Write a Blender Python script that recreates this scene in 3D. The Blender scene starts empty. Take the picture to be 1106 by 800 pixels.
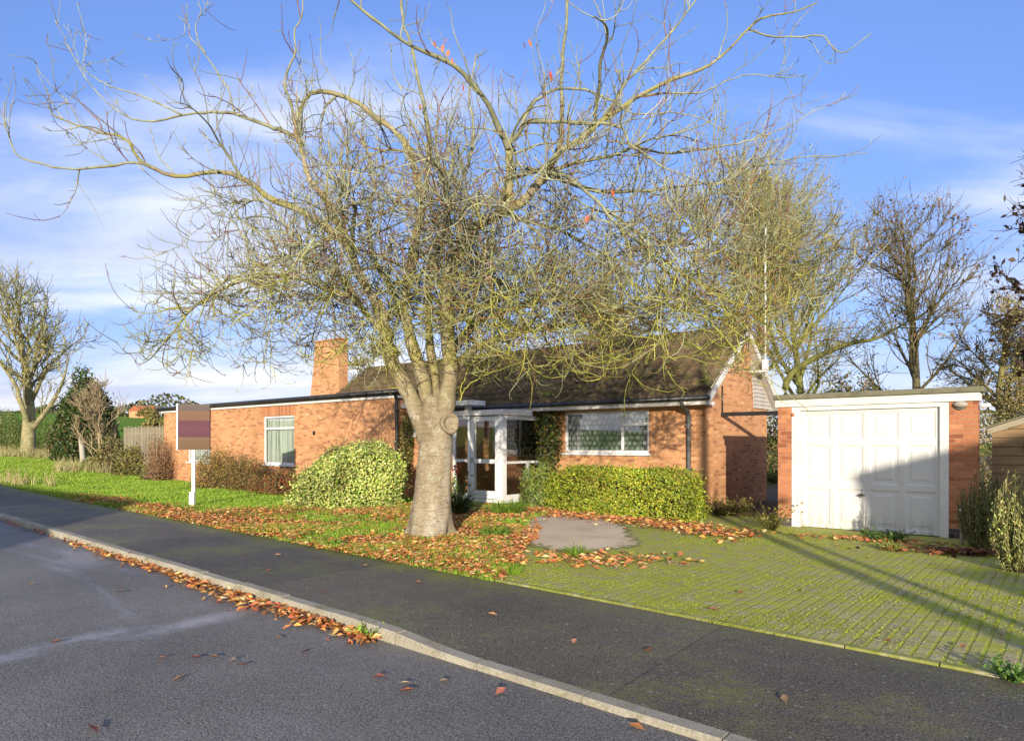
import bpy, math, random
import numpy as np
from mathutils import Vector, Matrix
R = math.radians
rng = np.random.default_rng(11)
random.seed(11)
scene = bpy.context.scene
COL = scene.collection

# ------------------------------------------------------------------ camera, light, exposure
CAM_H = 1.48
cam_d = bpy.data.cameras.new("camera"); cam = bpy.data.objects.new("camera", cam_d); COL.objects.link(cam)
cam.location = (0, 0, CAM_H); cam.rotation_euler = (R(90), 0, 0)
cam_d.sensor_width = 36.0; cam_d.lens = 24.0; cam_d.shift_y = 80/1106; cam_d.clip_start = 0.05; cam_d.clip_end = 3000
scene.camera = cam
SUN_EL = 11.0
SUN_DX, SUN_DY = 0.05, 0.998           # ground direction in which the light travels
sun_d = bpy.data.lights.new("sun", 'SUN'); sun = bpy.data.objects.new("sun", sun_d); COL.objects.link(sun)
sun_d.energy = 3.4; sun_d.angle = R(0.5); sun_d.color = (1.0, 0.88, 0.70)
_el = R(SUN_EL)
sdir = Vector((SUN_DX*math.cos(_el), SUN_DY*math.cos(_el), -math.sin(_el))).normalized()
sun.rotation_euler = sdir.to_track_quat('-Z', 'Y').to_euler()
sun.location = (-3, -30, 20)
scene.view_settings.view_transform = 'Standard'
scene.view_settings.look = 'None'
scene.view_settings.gamma = 1.0
scene.view_settings.exposure = 1.04
scene.view_settings.use_curve_mapping = False
try:
    scene.cycles.max_bounces = 6; scene.cycles.transparent_max_bounces = 12
except Exception: pass

world = bpy.data.worlds.new("World"); scene.world = world; world.use_nodes = True
def build_world():
    nt = world.node_tree; N = nt.nodes; L = nt.links; N.clear()
    out = N.new('ShaderNodeOutputWorld'); bg = N.new('ShaderNodeBackground'); bg.inputs[1].default_value = 0.15
    L.new(bg.outputs[0], out.inputs[0])
    sky = N.new('ShaderNodeTexSky'); sky.sky_type = 'NISHITA'; sky.sun_disc = False
    sky.sun_elevation = R(SUN_EL); sky.sun_rotation = R(183.4)
    sky.air_density = 1.0; sky.dust_density = 0.3; sky.ozone_density = 4.0
    hs = N.new('ShaderNodeHueSaturation'); hs.inputs['Saturation'].default_value = 0.97; hs.inputs['Value'].default_value = 0.97
    tint = N.new('ShaderNodeMix'); tint.data_type = 'RGBA'; tint.blend_type = 'MULTIPLY'; tint.inputs[0].default_value = 1.0
    L.new(sky.outputs[0], tint.inputs[6]); tint.inputs[7].default_value = (1.0, 0.88, 1.06, 1); L.new(tint.outputs[2], hs.inputs['Color'])
    tc = N.new('ShaderNodeTexCoord'); sx = N.new('ShaderNodeSeparateXYZ'); L.new(tc.outputs['Generated'], sx.inputs[0])
    def math_(op, a, b=None, clamp=False):
        m = N.new('ShaderNodeMath'); m.operation = op; m.use_clamp = clamp
        for i, v in enumerate((a, b)):
            if v is None: continue
            if isinstance(v, (int, float)): m.inputs[i].default_value = v
            else: L.new(v, m.inputs[i])
        return m.outputs[0]
    zz = math_('ADD', math_('MAXIMUM', sx.outputs[2], 0.0), 0.22)
    cb = N.new('ShaderNodeCombineXYZ'); L.new(math_('DIVIDE', sx.outputs[0], zz), cb.inputs[0]); L.new(math_('DIVIDE', sx.outputs[1], zz), cb.inputs[1])
    mp = N.new('ShaderNodeMapping'); mp.inputs['Rotation'].default_value = (0, 0, R(-30)); mp.inputs['Scale'].default_value = (0.7, 1.25, 1)
    mp.inputs['Location'].default_value = (3.1, 0.7, 0.0)
    L.new(cb.outputs[0], mp.inputs[0])
    nz = N.new('ShaderNodeTexNoise'); nz.inputs['Scale'].default_value = 1.25; nz.inputs['Detail'].default_value = 9; nz.inputs['Roughness'].default_value = 0.56; nz.inputs['Distortion'].default_value = 0.25
    L.new(mp.outputs[0], nz.inputs['Vector'])
    # more cloud low down and to the left (west) of the view
    bias = math_('ADD', math_('MULTIPLY', math_('SUBTRACT', 0.42, sx.outputs[2]), 0.36), math_('MULTIPLY', sx.outputs[0], -0.05))
    # white bank low on the left
    g_ = math_('SUBTRACT', sx.outputs[2], 0.285); g_ = math_('POWER', 2.718, math_('MULTIPLY', math_('MULTIPLY', g_, g_), -95.0))
    bias = math_('ADD', bias, math_('MULTIPLY', math_('MULTIPLY', g_, math_('MAXIMUM', math_('MULTIPLY', sx.outputs[0], -1.0), 0.0)), 0.22))
    # bright cloud added to the unseen sky behind the viewpoint, as neutral fill light
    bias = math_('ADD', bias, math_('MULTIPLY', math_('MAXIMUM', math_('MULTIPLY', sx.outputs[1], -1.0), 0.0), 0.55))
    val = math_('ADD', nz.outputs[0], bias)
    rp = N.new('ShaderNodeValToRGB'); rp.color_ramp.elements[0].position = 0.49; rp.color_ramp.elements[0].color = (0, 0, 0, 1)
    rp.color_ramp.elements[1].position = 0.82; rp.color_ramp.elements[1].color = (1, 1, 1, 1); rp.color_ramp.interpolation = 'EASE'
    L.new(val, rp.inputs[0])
    n2 = N.new('ShaderNodeTexNoise'); n2.inputs['Scale'].default_value = 1.9; n2.inputs['Detail'].default_value = 5
    L.new(mp.outputs[0], n2.inputs['Vector'])
    cr = N.new('ShaderNodeValToRGB'); cr.color_ramp.elements[0].position = 0.36; cr.color_ramp.elements[0].color = (2.3, 2.5, 3.2, 1)
    cr.color_ramp.elements[1].position = 0.62; cr.color_ramp.elements[1].color = (4.1, 4.05, 4.15, 1)
    L.new(n2.outputs[0], cr.inputs[0])
    mx = N.new('ShaderNodeMix'); mx.data_type = 'RGBA'
    L.new(math_('MULTIPLY', rp.outputs[0], 0.9), mx.inputs[0]); lowm = N.new('ShaderNodeValToRGB'); lowm.color_ramp.elements[0].position = 0.0; lowm.color_ramp.elements[0].color = (0.60, 0.52, 0.56, 1)
    lowm.color_ramp.elements[1].position = 0.5; lowm.color_ramp.elements[1].color = (0.98, 0.98, 0.98, 1); L.new(sx.outputs[2], lowm.inputs[0])
    hz_ = N.new('ShaderNodeMix'); hz_.data_type = 'RGBA'; hz_.blend_type = 'MULTIPLY'; hz_.inputs[0].default_value = 1.0
    L.new(hs.outputs[0], hz_.inputs[6]); L.new(lowm.outputs[0], hz_.inputs[7]); L.new(hz_.outputs[2], mx.inputs[6]); L.new(cr.outputs[0], mx.inputs[7])
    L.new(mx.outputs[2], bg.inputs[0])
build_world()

# ------------------------------------------------------------------ frames: (u along the house front to the right, v away from the road)
ANG = math.atan2(-0.636, 0.771)
CA, SA = math.cos(ANG), math.sin(ANG)
F, PX, PY = 737.3, 553.0, 480.0
def W(u, v, z=0.0): return Vector((u*CA - v*SA, u*SA + v*CA, z))
def UV(x, y): return (x*CA + y*SA, -x*SA + y*CA)
def G(px, py, h=CAM_H):
    Z = F*h/(py-PY); return ((px-PX)/F*Z, Z)
def zt(u):
    s = np.maximum(0.0, -np.asarray(u, dtype=float) - 26.0); s = np.minimum(s, 405.0)
    return 0.046*s*s/(s+4.0)
def v_edge(u): return 5.33 - 0.065*u        # back of the pavement
def v_kerb(u): return 3.40 - 0.050*u        # road side of the kerb

# ------------------------------------------------------------------ materials
def node_mat(name):
    m = bpy.data.materials.new(name); m.use_nodes = True
    nt = m.node_tree; b = nt.nodes['Principled BSDF']
    return m, nt, nt.nodes, nt.links, b
def ramp(N, stops, interp='LINEAR'):
    r = N.new('ShaderNodeValToRGB'); cr = r.color_ramp; cr.interpolation = interp
    while len(cr.elements) < len(stops): cr.elements.new(0.5)
    for e, (p, c) in zip(cr.elements, stops):
        e.position = p; e.color = (*c, 1) if len(c) == 3 else c
    return r
def noise(N, L, vec, scale, detail=4, rough=0.55, dist=0.0):
    n = N.new('ShaderNodeTexNoise'); n.inputs['Scale'].default_value = scale; n.inputs['Detail'].default_value = detail
    n.inputs['Roughness'].default_value = rough; n.inputs['Distortion'].default_value = dist
    if vec is not None: L.new(vec, n.inputs['Vector'])
    return n
def mixc(N, L, fac, a, b, mode='MIX'):
    m = N.new('ShaderNodeMix'); m.data_type = 'RGBA'; m.blend_type = mode
    for i, v in ((0, fac), (6, a), (7, b)):
        if isinstance(v, (int, float)): m.inputs[i].default_value = v
        elif isinstance(v, tuple): m.inputs[i].default_value = (*v, 1) if len(v) == 3 else v
        else: L.new(v, m.inputs[i])
    return m.outputs[2]
def mth(N, L, op, a, b=None, clamp=False):
    m = N.new('ShaderNodeMath'); m.operation = op; m.use_clamp = clamp
    for i, v in enumerate((a, b)):
        if v is None: continue
        if isinstance(v, (int, float)): m.inputs[i].default_value = v
        else: L.new(v, m.inputs[i])
    return m.outputs[0]
def bump(N, L, b, h, strength=0.3, dist=0.01):
    bp = N.new('ShaderNodeBump'); bp.inputs['Strength'].default_value = strength; bp.inputs['Distance'].default_value = dist
    L.new(h, bp.inputs['Height']); L.new(bp.outputs[0], b.inputs['Normal'])
def mscale(N, L, vec, s):
    m = N.new('ShaderNodeMapping'); m.inputs['Scale'].default_value = s; L.new(vec, m.inputs[0]); return m.outputs[0]

def simple(name, stops, scale=4, rough=0.6, bmp=0.0, detail=5, metallic=0, spec=None, stretch=None, bdist=0.01):
    m, nt, N, L, b = node_mat(name)
    tc = N.new('ShaderNodeTexCoord'); vec = tc.outputs['Object']
    if stretch: vec = mscale(N, L, vec, stretch)
    n = noise(N, L, vec, scale, detail)
    r = ramp(N, stops); L.new(n.outputs[0], r.inputs[0]); L.new(r.outputs[0], b.inputs['Base Color'])
    b.inputs['Roughness'].default_value = rough; b.inputs['Metallic'].default_value = metallic
    if spec is not None: b.inputs['Specular IOR Level'].default_value = spec
    if bmp: bump(N, L, b, n.outputs[0], bmp, bdist)
    return m

def attr_mat(name, rough=0.55, spec=0.3, var=0.35, scale=9):
    m, nt, N, L, b = node_mat(name)
    a = N.new('ShaderNodeAttribute'); a.attribute_name = 'Col'
    tc = N.new('ShaderNodeTexCoord')
    n = noise(N, L, tc.outputs['Object'], scale, 3)
    r = ramp(N, [(0.3, (1-var,)*3), (0.7, (1+var*0.6,)*3)]); L.new(n.outputs[0], r.inputs[0])
    L.new(mixc(N, L, 1.0, a.outputs['Color'], r.outputs[0], 'MULTIPLY'), b.inputs['Base Color'])
    b.inputs['Roughness'].default_value = rough; b.inputs['Specular IOR Level'].default_value = spec
    return m

def brick_mat(name, c1, c2, mortar, dark=(0.13, 0.055, 0.035), uvw=(0.225, 0.075), stain=0.45):
    m, nt, N, L, b = node_mat(name)
    tc = N.new('ShaderNodeTexCoord'); uv = tc.outputs['UV']
    br = N.new('ShaderNodeTexBrick'); br.inputs['Scale'].default_value = 1.0
    br.inputs['Brick Width'].default_value = uvw[0]; br.inputs['Row Height'].default_value = uvw[1]
    br.inputs['Mortar Size'].default_value = 0.006; br.inputs['Mortar Smooth'].default_value = 0.2
    br.inputs['Color1'].default_value = (0, 0, 0, 1); br.inputs['Color2'].default_value = (1, 1, 1, 1); br.inputs['Mortar'].default_value = (0.5, 0.5, 0.5, 1)
    br.inputs['Bias'].default_value = 0.0
    L.new(uv, br.inputs['Vector'])
    r = ramp(N, [(0.0, dark), (0.09, dark), (0.2, c1), (0.6, c2), (0.88, c1), (1.0, tuple(x*1.25 for x in c2))])
    L.new(br.outputs['Color'], r.inputs[0])
    n1 = noise(N, L, uv, 0.9, 5, 0.6); n2 = noise(N, L, uv, 38, 4, 0.6)
    col = mixc(N, L, 1.0, r.outputs[0], ramp_out(N, L, n2.outputs[0], [(0.3, (0.72,)*3), (0.7, (1.2,)*3)]), 'MULTIPLY')
    col = mixc(N, L, br.outputs['Fac'], col, mortar)
    col = mixc(N, L, stain, col, ramp_out(N, L, n1.outputs[0], [(0.35, (0.62, 0.58, 0.56)), (0.62, (1.12, 1.08, 1.05))]), 'MULTIPLY')
    L.new(col, b.inputs['Base Color']); b.inputs['Roughness'].default_value = 0.85; b.inputs['Specular IOR Level'].default_value = 0.2
    h = mth(N, L, 'SUBTRACT', mth(N, L, 'MULTIPLY', n2.outputs[0], 0.35), br.outputs['Fac'])
    bump(N, L, b, h, 0.6, 0.008)
    return m
def ramp_out(N, L, fac, stops, interp='LINEAR'):
    r = ramp(N, stops, interp); L.new(fac, r.inputs[0]); return r.outputs[0]

M = {}
M['brick'] = brick_mat('brick', (0.53, 0.255, 0.115), (0.61, 0.32, 0.158), (0.52, 0.34, 0.205), dark=(0.40, 0.18, 0.09))
M['brick_garage'] = brick_mat('brick_garage', (0.42, 0.165, 0.08), (0.49, 0.21, 0.105), (0.40, 0.24, 0.16), dark=(0.27, 0.095, 0.05))
M['soldier'] = brick_mat('soldier', (0.44, 0.18, 0.08), (0.50, 0.22, 0.105), (0.44, 0.28, 0.18), dark=(0.30, 0.115, 0.06), uvw=(0.075, 0.4))
M['blue_brick'] = brick_mat('blue_brick', (0.07, 0.06, 0.06), (0.10, 0.085, 0.08), (0.16, 0.15, 0.13), dark=(0.04, 0.035, 0.035))
M['white'] = simple('white_paint', [(0.3, (0.58, 0.57, 0.54)), (0.6, (0.68, 0.675, 0.65))], 3, 0.4)
M['upvc'] = simple('white_upvc', [(0.3, (0.64, 0.65, 0.65)), (0.6, (0.72, 0.72, 0.715))], 2, 0.3)
M['door'] = simple('garage_door', [(0.3, (0.60, 0.60, 0.60)), (0.65, (0.65, 0.645, 0.64))], 1.3, 0.32)
M['black'] = simple('black_plastic', [(0.3, (0.012, 0.013, 0.015)), (0.7, (0.03, 0.03, 0.033))], 5, 0.4)
M['grey_pipe'] = simple('grey_pipe', [(0.3, (0.055, 0.055, 0.052)), (0.7, (0.10, 0.10, 0.095))], 6, 0.6)
M['felt'] = simple('roof_felt', [(0.3, (0.10, 0.095, 0.065)), (0.55, (0.17, 0.16, 0.11)), (0.8, (0.10, 0.12, 0.04))], 6, 0.9, 0.3)
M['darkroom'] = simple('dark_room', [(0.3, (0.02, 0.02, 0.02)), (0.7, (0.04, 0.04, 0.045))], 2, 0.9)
M['concrete'] = simple('concrete', [(0.32, (0.44, 0.34, 0.235)), (0.52, (0.55, 0.44, 0.31)), (0.66, (0.32, 0.31, 0.10))], 1.6, 0.9, 0.15, 8)
def door_mat():
    m, nt, N, L, b = node_mat('garage_door'); tc = N.new('ShaderNodeTexCoord'); o = tc.outputs['Object']
    n1 = noise(N, L, o, 1.3, 4); n2 = noise(N, L, mscale(N, L, o, (9, 9, 1.0)), 1.5, 6, 0.65); sx = N.new('ShaderNodeSeparateXYZ'); L.new(o, sx.inputs[0])
    col = ramp_out(N, L, n1.outputs[0], [(0.3, (0.60, 0.60, 0.595)), (0.65, (0.655, 0.65, 0.64))])
    low = ramp_out(N, L, sx.outputs[2], [(0.0, (1,)*3), (0.32, (0.12,)*3), (0.7, (0.0,)*3)])
    g = mth(N, L, 'MULTIPLY', low, ramp_out(N, L, n2.outputs[0], [(0.40, (0,)*3), (0.66, (0.8,)*3)]))
    col = mixc(N, L, g, col, (0.26, 0.25, 0.15))
    st = noise(N, L, mscale(N, L, o, (16, 16, 0.5)), 1.0, 5, 0.6); col = mixc(N, L, ramp_out(N, L, st.outputs[0], [(0.60, (0,)*3), (0.75, (0.22,)*3)]), col, (0.40, 0.38, 0.33))
    L.new(col, b.inputs['Base Color']); L.new(ramp_out(N, L, n1.outputs[0], [(0.3, (0.34,)*3), (0.7, (0.5,)*3)]), b.inputs['Roughness'])
    return m
M['door'] = door_mat()
M['metal'] = simple('grey_metal', [(0.3, (0.35, 0.35, 0.34)), (0.7, (0.55, 0.55, 0.54))], 8, 0.35, metallic=0.8)
M['clad'] = simple('clad', [(0.3, (0.40, 0.37, 0.33)), (0.7, (0.52, 0.48, 0.44))], 3, 0.6)
M['rubber_terracotta'] = simple('terracotta', [(0.3, (0.35, 0.10, 0.04)), (0.7, (0.45, 0.15, 0.07))], 6, 0.8)
M['post'] = simple('weathered_post', [(0.3, (0.30, 0.27, 0.22)), (0.7, (0.45, 0.42, 0.35))], 7, 0.9)
M['leaf'] = attr_mat('leaf', 0.5, 0.35, 0.3, 14)
M['dryleaf'] = attr_mat('dry_leaf', 0.6, 0.3, 0.25, 30)
M['twig'] = attr_mat('twig_bark', 0.8, 0.2, 0.45, 5)
M['grass'] = attr_mat('grass_blade', 0.5, 0.3, 0.25, 2)

def timber(name, c1, c2, uvw=2.0):
    m, nt, N, L, b = node_mat(name)
    tc = N.new('ShaderNodeTexCoord'); o = tc.outputs['Object']
    n = noise(N, L, mscale(N, L, o, (1.2, 1.2, 26)), uvw, 6, 0.6, 0.4)
    n2 = noise(N, L, o, 1.4, 3)
    col = ramp_out(N, L, n.outputs[0], [(0.3, c1), (0.7, c2)])
    col = mixc(N, L, 0.5, col, ramp_out(N, L, n2.outputs[0], [(0.3, (0.6,)*3), (0.7, (1.15,)*3)]), 'MULTIPLY')
    L.new(col, b.inputs['Base Color']); b.inputs['Roughness'].default_value = 0.8; bump(N, L, b, n.outputs[0], 0.3)
    return m
M['timber'] = timber('shed_timber', (0.20, 0.125, 0.06), (0.34, 0.23, 0.12))
M['fence'] = timber('fence_timber', (0.22, 0.19, 0.13), (0.36, 0.31, 0.22))

def tile_mat():
    m, nt, N, L, b = node_mat('roof_tile')
    tc = N.new('ShaderNodeTexCoord'); o = tc.outputs['Object']
    n = noise(N, L, o, 1.1, 6, 0.62); n2 = noise(N, L, o, 9, 4); n3 = noise(N, L, o, 2.3, 5, 0.6)
    col = ramp_out(N, L, n.outputs[0], [(0.3, (0.055, 0.040, 0.025)), (0.5, (0.105, 0.077, 0.045)), (0.72, (0.17, 0.13, 0.072))])
    col = mixc(N, L, 0.7, col, ramp_out(N, L, n2.outputs[0], [(0.3, (0.6,)*3), (0.7, (1.3,)*3)]), 'MULTIPLY')
    col = mixc(N, L, ramp_out(N, L, n3.outputs[0], [(0.56, (0,)*3), (0.68, (0.75,)*3)]), col, (0.11, 0.13, 0.028))
    L.new(col, b.inputs['Base Color']); b.inputs['Roughness'].default_value = 0.9; b.inputs['Specular IOR Level'].default_value = 0.15
    bump(N, L, b, n2.outputs[0], 0.4, 0.01)
    return m
M['tile'] = tile_mat()

def asphalt(name, base, light, moss=0.0, wet=False, speck=0.5, spec=0.35):
    m, nt, N, L, b = node_mat(name)
    tc = N.new('ShaderNodeTexCoord'); o = tc.outputs['Object']
    nb = noise(N, L, o, 0.45, 7, 0.62); nf = noise(N, L, o, 85, 3, 0.7); nm = noise(N, L, o, 6, 6, 0.6)
    vo = N.new('ShaderNodeTexVoronoi'); vo.inputs['Scale'].default_value = 60; L.new(o, vo.inputs['Vector'])
    col = ramp_out(N, L, nb.outputs[0], [(0.3, tuple(x*0.72 for x in base)), (0.7, tuple(x*1.25 for x in base))])
    col = mixc(N, L, 1.0, col, ramp_out(N, L, nf.outputs[0], [(0.34, (0.25,)*3), (0.66, (1.9,)*3)]), 'MULTIPLY')
    col = mixc(N, L, mth(N, L, 'MULTIPLY', ramp_out(N, L, nf.outputs[0], [(0.60, (0,)*3), (0.70, (1,)*3)]), speck), col, light)
    # individual bleached chippings
    vc = N.new('ShaderNodeTexVoronoi'); vc.inputs['Scale'].default_value = 13.0; L.new(o, vc.inputs['Vector'])
    spot = ramp_out(N, L, vc.outputs['Distance'], [(0.10, (1,)*3), (0.19, (0,)*3)])
    pick = ramp_out(N, L, mth(N, L, 'FRACT', mth(N, L, 'MULTIPLY', vc.outputs['Color'], 7.3)), [(0.55, (0,)*3), (0.6, (1,)*3)])
    col = mixc(N, L, mth(N, L, 'MULTIPLY', mth(N, L, 'MULTIPLY', spot, pick), 0.8 if moss else 0.25), col, (0.30, 0.28, 0.24))
    if moss:
        nn = noise(N, L, o, 0.9, 7, 0.68); fine = noise(N, L, o, 14, 4, 0.7)
        mm = mth(N, L, 'MULTIPLY', ramp_out(N, L, nn.outputs[0], [(0.49, (0,)*3), (0.66, (1,)*3)]), ramp_out(N, L, fine.outputs[0], [(0.40, (0,)*3), (0.56, (1,)*3)]))
        s3 = N.new('ShaderNodeSeparateXYZ'); L.new(o, s3.inputs[0])
        de = mth(N, L, 'SUBTRACT', mth(N, L, 'ADD', s3.outputs[1], mth(N, L, 'MULTIPLY', s3.outputs[0], 0.065)), 5.33)        # metres from the back edge
        em = ramp_out(N, L, mth(N, L, 'ADD', de, mth(N, L, 'MULTIPLY', nn.outputs[0], 1.5)), [(0.18, (0,)*3), (0.62, (1,)*3)])
        lf_ = ramp_out(N, L, mth(N, L, 'MULTIPLY', s3.outputs[0], -0.1), [(0.38, (0.35,)*3), (0.55, (1,)*3)])
        em = mth(N, L, 'MULTIPLY', mth(N, L, 'MULTIPLY', em, lf_), ramp_out(N, L, fine.outputs[0], [(0.36, (0,)*3), (0.56, (1,)*3)]))
        mm = mth(N, L, 'MAXIMUM', mth(N, L, 'MULTIPLY', mm, 0.7), em)
        col = mixc(N, L, mth(N, L, 'MULTIPLY', mm, moss), col, (0.19, 0.21, 0.03))
        pt = N.new('ShaderNodeTexBrick'); pt.inputs['Scale'].default_value = 1.0; pt.inputs['Brick Width'].default_value = 4.3; pt.inputs['Row Height'].default_value = 30.0; pt.inputs['Mortar Size'].default_value = 0.006
        pt.inputs['Color1'].default_value = (0.78, 0.78, 0.78, 1); pt.inputs['Color2'].default_value = (1.22, 1.2, 1.16, 1); pt.inputs['Mortar'].default_value = (0.4, 0.4, 0.4, 1)
        L.new(mixc(N, L, 0.03, o, nb.outputs['Color']), pt.inputs['Vector'])
        col = mixc(N, L, 0.8, col, pt.outputs['Color'], 'MULTIPLY')
    L.new(col, b.inputs['Base Color'])
    rg = ramp_out(N, L, nm.outputs[0], [(0.3, (0.62,)*3), (0.7, (0.86,)*3)])
    if wet:
        # damp streaks running along the channel of the road
        st = noise(N, L, mscale(N, L, o, (0.16, 0.9, 1)), 1.0, 5, 0.6, 0.6)
        wf = ramp_out(N, L, st.outputs[0], [(0.52, (0,)*3), (0.64, (1,)*3)])
        rg = mixc(N, L, wf, rg, (0.27, 0.27, 0.27))
        # damp reinstated trench crossing the carriageway, and a few older repairs
        s3 = N.new('ShaderNodeSeparateXYZ'); L.new(o, s3.inputs[0])
        wn = noise(N, L, o, 0.8, 5, 0.6); du = mth(N, L, 'ADD', mth(N, L, 'ADD', s3.outputs[0], 6.15), mth(N, L, 'MULTIPLY', mth(N, L, 'SUBTRACT', wn.outputs[0], 0.5), 0.9))
        tr_ = ramp_out(N, L, mth(N, L, 'ABSOLUTE', du), [(0.06, (1,)*3), (0.26, (0,)*3)])
        b2 = noise(N, L, o, 2.2, 5, 0.6); tr_ = mth(N, L, 'MULTIPLY', tr_, ramp_out(N, L, b2.outputs[0], [(0.36, (0.15,)*3), (0.56, (1,)*3)]))
        col = mixc(N, L, mth(N, L, 'MULTIPLY', tr_, 0.55), col, (0.36, 0.36, 0.37)); L.new(col, b.inputs['Base Color'])
        rg = mixc(N, L, tr_, rg, (0.30, 0.30, 0.30))
    L.new(rg, b.inputs['Roughness']); b.inputs['Specular IOR Level'].default_value = spec
    hh = mth(N, L, 'ADD', mth(N, L, 'MULTIPLY', nf.outputs[0], 1.0), mth(N, L, 'MULTIPLY', vo.outputs['Distance'], 0.6))
    bump(N, L, b, hh, 0.55, 0.006)
    return m
M['road'] = asphalt('road_asphalt', (0.165, 0.156, 0.142), (0.42, 0.39, 0.345), 0.0, True, 0.5, 0.4)
M['pave'] = asphalt('pavement_asphalt', (0.112, 0.100, 0.080), (0.38, 0.35, 0.26), 0.9, False, 0.35)

def drive_mat():
    m, nt, N, L, b = node_mat('block_paving')
    tc = N.new('ShaderNodeTexCoord'); o = tc.outputs['Object']
    # courses run away from the road: swap axes so the long rows follow v
    sx = N.new('ShaderNodeSeparateXYZ'); L.new(o, sx.inputs[0]); cb = N.new('ShaderNodeCombineXYZ')
    wob = noise(N, L, o, 1.6, 3); wv = mth(N, L, 'MULTIPLY', mth(N, L, 'SUBTRACT', wob.outputs[0], 0.5), 0.015)
    L.new(mth(N, L, 'ADD', sx.outputs[1], wv), cb.inputs[0]); L.new(mth(N, L, 'ADD', sx.outputs[0], wv), cb.inputs[1])
    br = N.new('ShaderNodeTexBrick'); br.inputs['Scale'].default_value = 1.0; br.inputs['Brick Width'].default_value = 0.20; br.inputs['Row Height'].default_value = 0.10
    br.inputs['Mortar Size'].default_value = 0.015; br.inputs['Mortar Smooth'].default_value = 0.5; br.inputs['Color1'].default_value = (0, 0, 0, 1); br.inputs['Color2'].default_value = (1, 1, 1, 1)
    L.new(cb.outputs[0], br.inputs['Vector'])
    col = ramp_out(N, L, br.outputs['Color'], [(0.0, (0.38, 0.32, 0.19)), (0.5, (0.50, 0.44, 0.28)), (1.0, (0.42, 0.34, 0.22))])
    nf = noise(N, L, o, 30, 5, 0.65); nb = noise(N, L, o, 0.55, 6, 0.62); nm = noise(N, L, o, 5, 6, 0.68)
    col = mixc(N, L, 1.0, col, ramp_out(N, L, nf.outputs[0], [(0.3, (0.55,)*3), (0.7, (1.35,)*3)]), 'MULTIPLY')
    mossc = ramp_out(N, L, nm.outputs[0], [(0.3, (0.24, 0.27, 0.016)), (0.7, (0.44, 0.49, 0.036))])
    # moss in the joints, thicker the further from the road edge
    jm = mth(N, L, 'MULTIPLY', br.outputs['Fac'], ramp_out(N, L, nm.outputs[0], [(0.36, (0.15,)*3), (0.56, (1,)*3)]))
    yb = mth(N, L, 'MULTIPLY', mth(N, L, 'SUBTRACT', sx.outputs[1], 7.0), 0.035)
    xb = mth(N, L, 'MULTIPLY', sx.outputs[0], -0.022)
    mb = mth(N, L, 'ADD', mth(N, L, 'ADD', nb.outputs[0], yb), xb)
    bodym = mth(N, L, 'MULTIPLY', ramp_out(N, L, mb, [(0.30, (0.12,)*3), (0.56, (1,)*3)]), ramp_out(N, L, nm.outputs[0], [(0.36, (0.12,)*3), (0.56, (1,)*3)]))
    fac = mth(N, L, 'MAXIMUM', jm, mth(N, L, 'MULTIPLY', bodym, 0.85))
    col = mixc(N, L, fac, col, mossc)
    L.new(col, b.inputs['Base Color']); b.inputs['Roughness'].default_value = 0.9; b.inputs['Specular IOR Level'].default_value = 0.15
    h = mth(N, L, 'SUBTRACT', mth(N, L, 'MULTIPLY', nf.outputs[0], 0.5), br.outputs['Fac'])
    bump(N, L, b, h, 0.7, 0.012)
    return m
M['drive'] = drive_mat()

def lawn_mat():
    m, nt, N, L, b = node_mat('lawn')
    tc = N.new('ShaderNodeTexCoord'); o = tc.outputs['Object']
    n = noise(N, L, o, 1.0, 8, 0.7); n2 = noise(N, L, o, 16, 6, 0.7); n3 = noise(N, L, o, 0.06, 5, 0.6)
    col = ramp_out(N, L, n2.outputs[0], [(0.3, (0.08, 0.14, 0.010)), (0.55, (0.15, 0.29, 0.014)), (0.75, (0.21, 0.35, 0.028))])
    col = mixc(N, L, ramp_out(N, L, n.outputs[0], [(0.56, (0,)*3), (0.75, (0.6,)*3)]), col, (0.17, 0.16, 0.05))
    col = mixc(N, L, ramp_out(N, L, n3.outputs[0], [(0.45, (0,)*3), (0.7, (0.4,)*3)]), col, (0.15, 0.15, 0.045))
    L.new(col, b.inputs['Base Color']); b.inputs['Roughness'].default_value = 0.95; b.inputs['Specular IOR Level'].default_value = 0.1
    bump(N, L, b, n2.outputs[0], 0.9, 0.04)
    return m
M['lawn'] = lawn_mat()
M['soil'] = simple('soil', [(0.3, (0.07, 0.045, 0.025)), (0.5, (0.11, 0.075, 0.04)), (0.7, (0.10, 0.11, 0.03))], 3, 0.95, 0.6, 8, bdist=0.03)
def kerb_mat():
    m, nt, N, L, b = node_mat('kerb_concrete')
    tc = N.new('ShaderNodeTexCoord'); o = tc.outputs['Object']
    n = noise(N, L, o, 2.0, 6, 0.6); nf = noise(N, L, o, 55, 4, 0.65); nm = noise(N, L, o, 5, 5, 0.7)
    col = ramp_out(N, L, n.outputs[0], [(0.3, (0.25, 0.225, 0.16)), (0.55, (0.36, 0.33, 0.255)), (0.75, (0.42, 0.39, 0.32))])
    col = mixc(N, L, 0.8, col, ramp_out(N, L, nf.outputs[0], [(0.3, (0.6,)*3), (0.7, (1.25,)*3)]), 'MULTIPLY')
    col = mixc(N, L, ramp_out(N, L, nm.outputs[0], [(0.55, (0,)*3), (0.7, (0.6,)*3)]), col, (0.13, 0.13, 0.04))
    L.new(col, b.inputs['Base Color']); b.inputs['Roughness'].default_value = 0.9; bump(N, L, b, nf.outputs[0], 0.4, 0.006)
    return m
M['kerb'] = kerb_mat()

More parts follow.
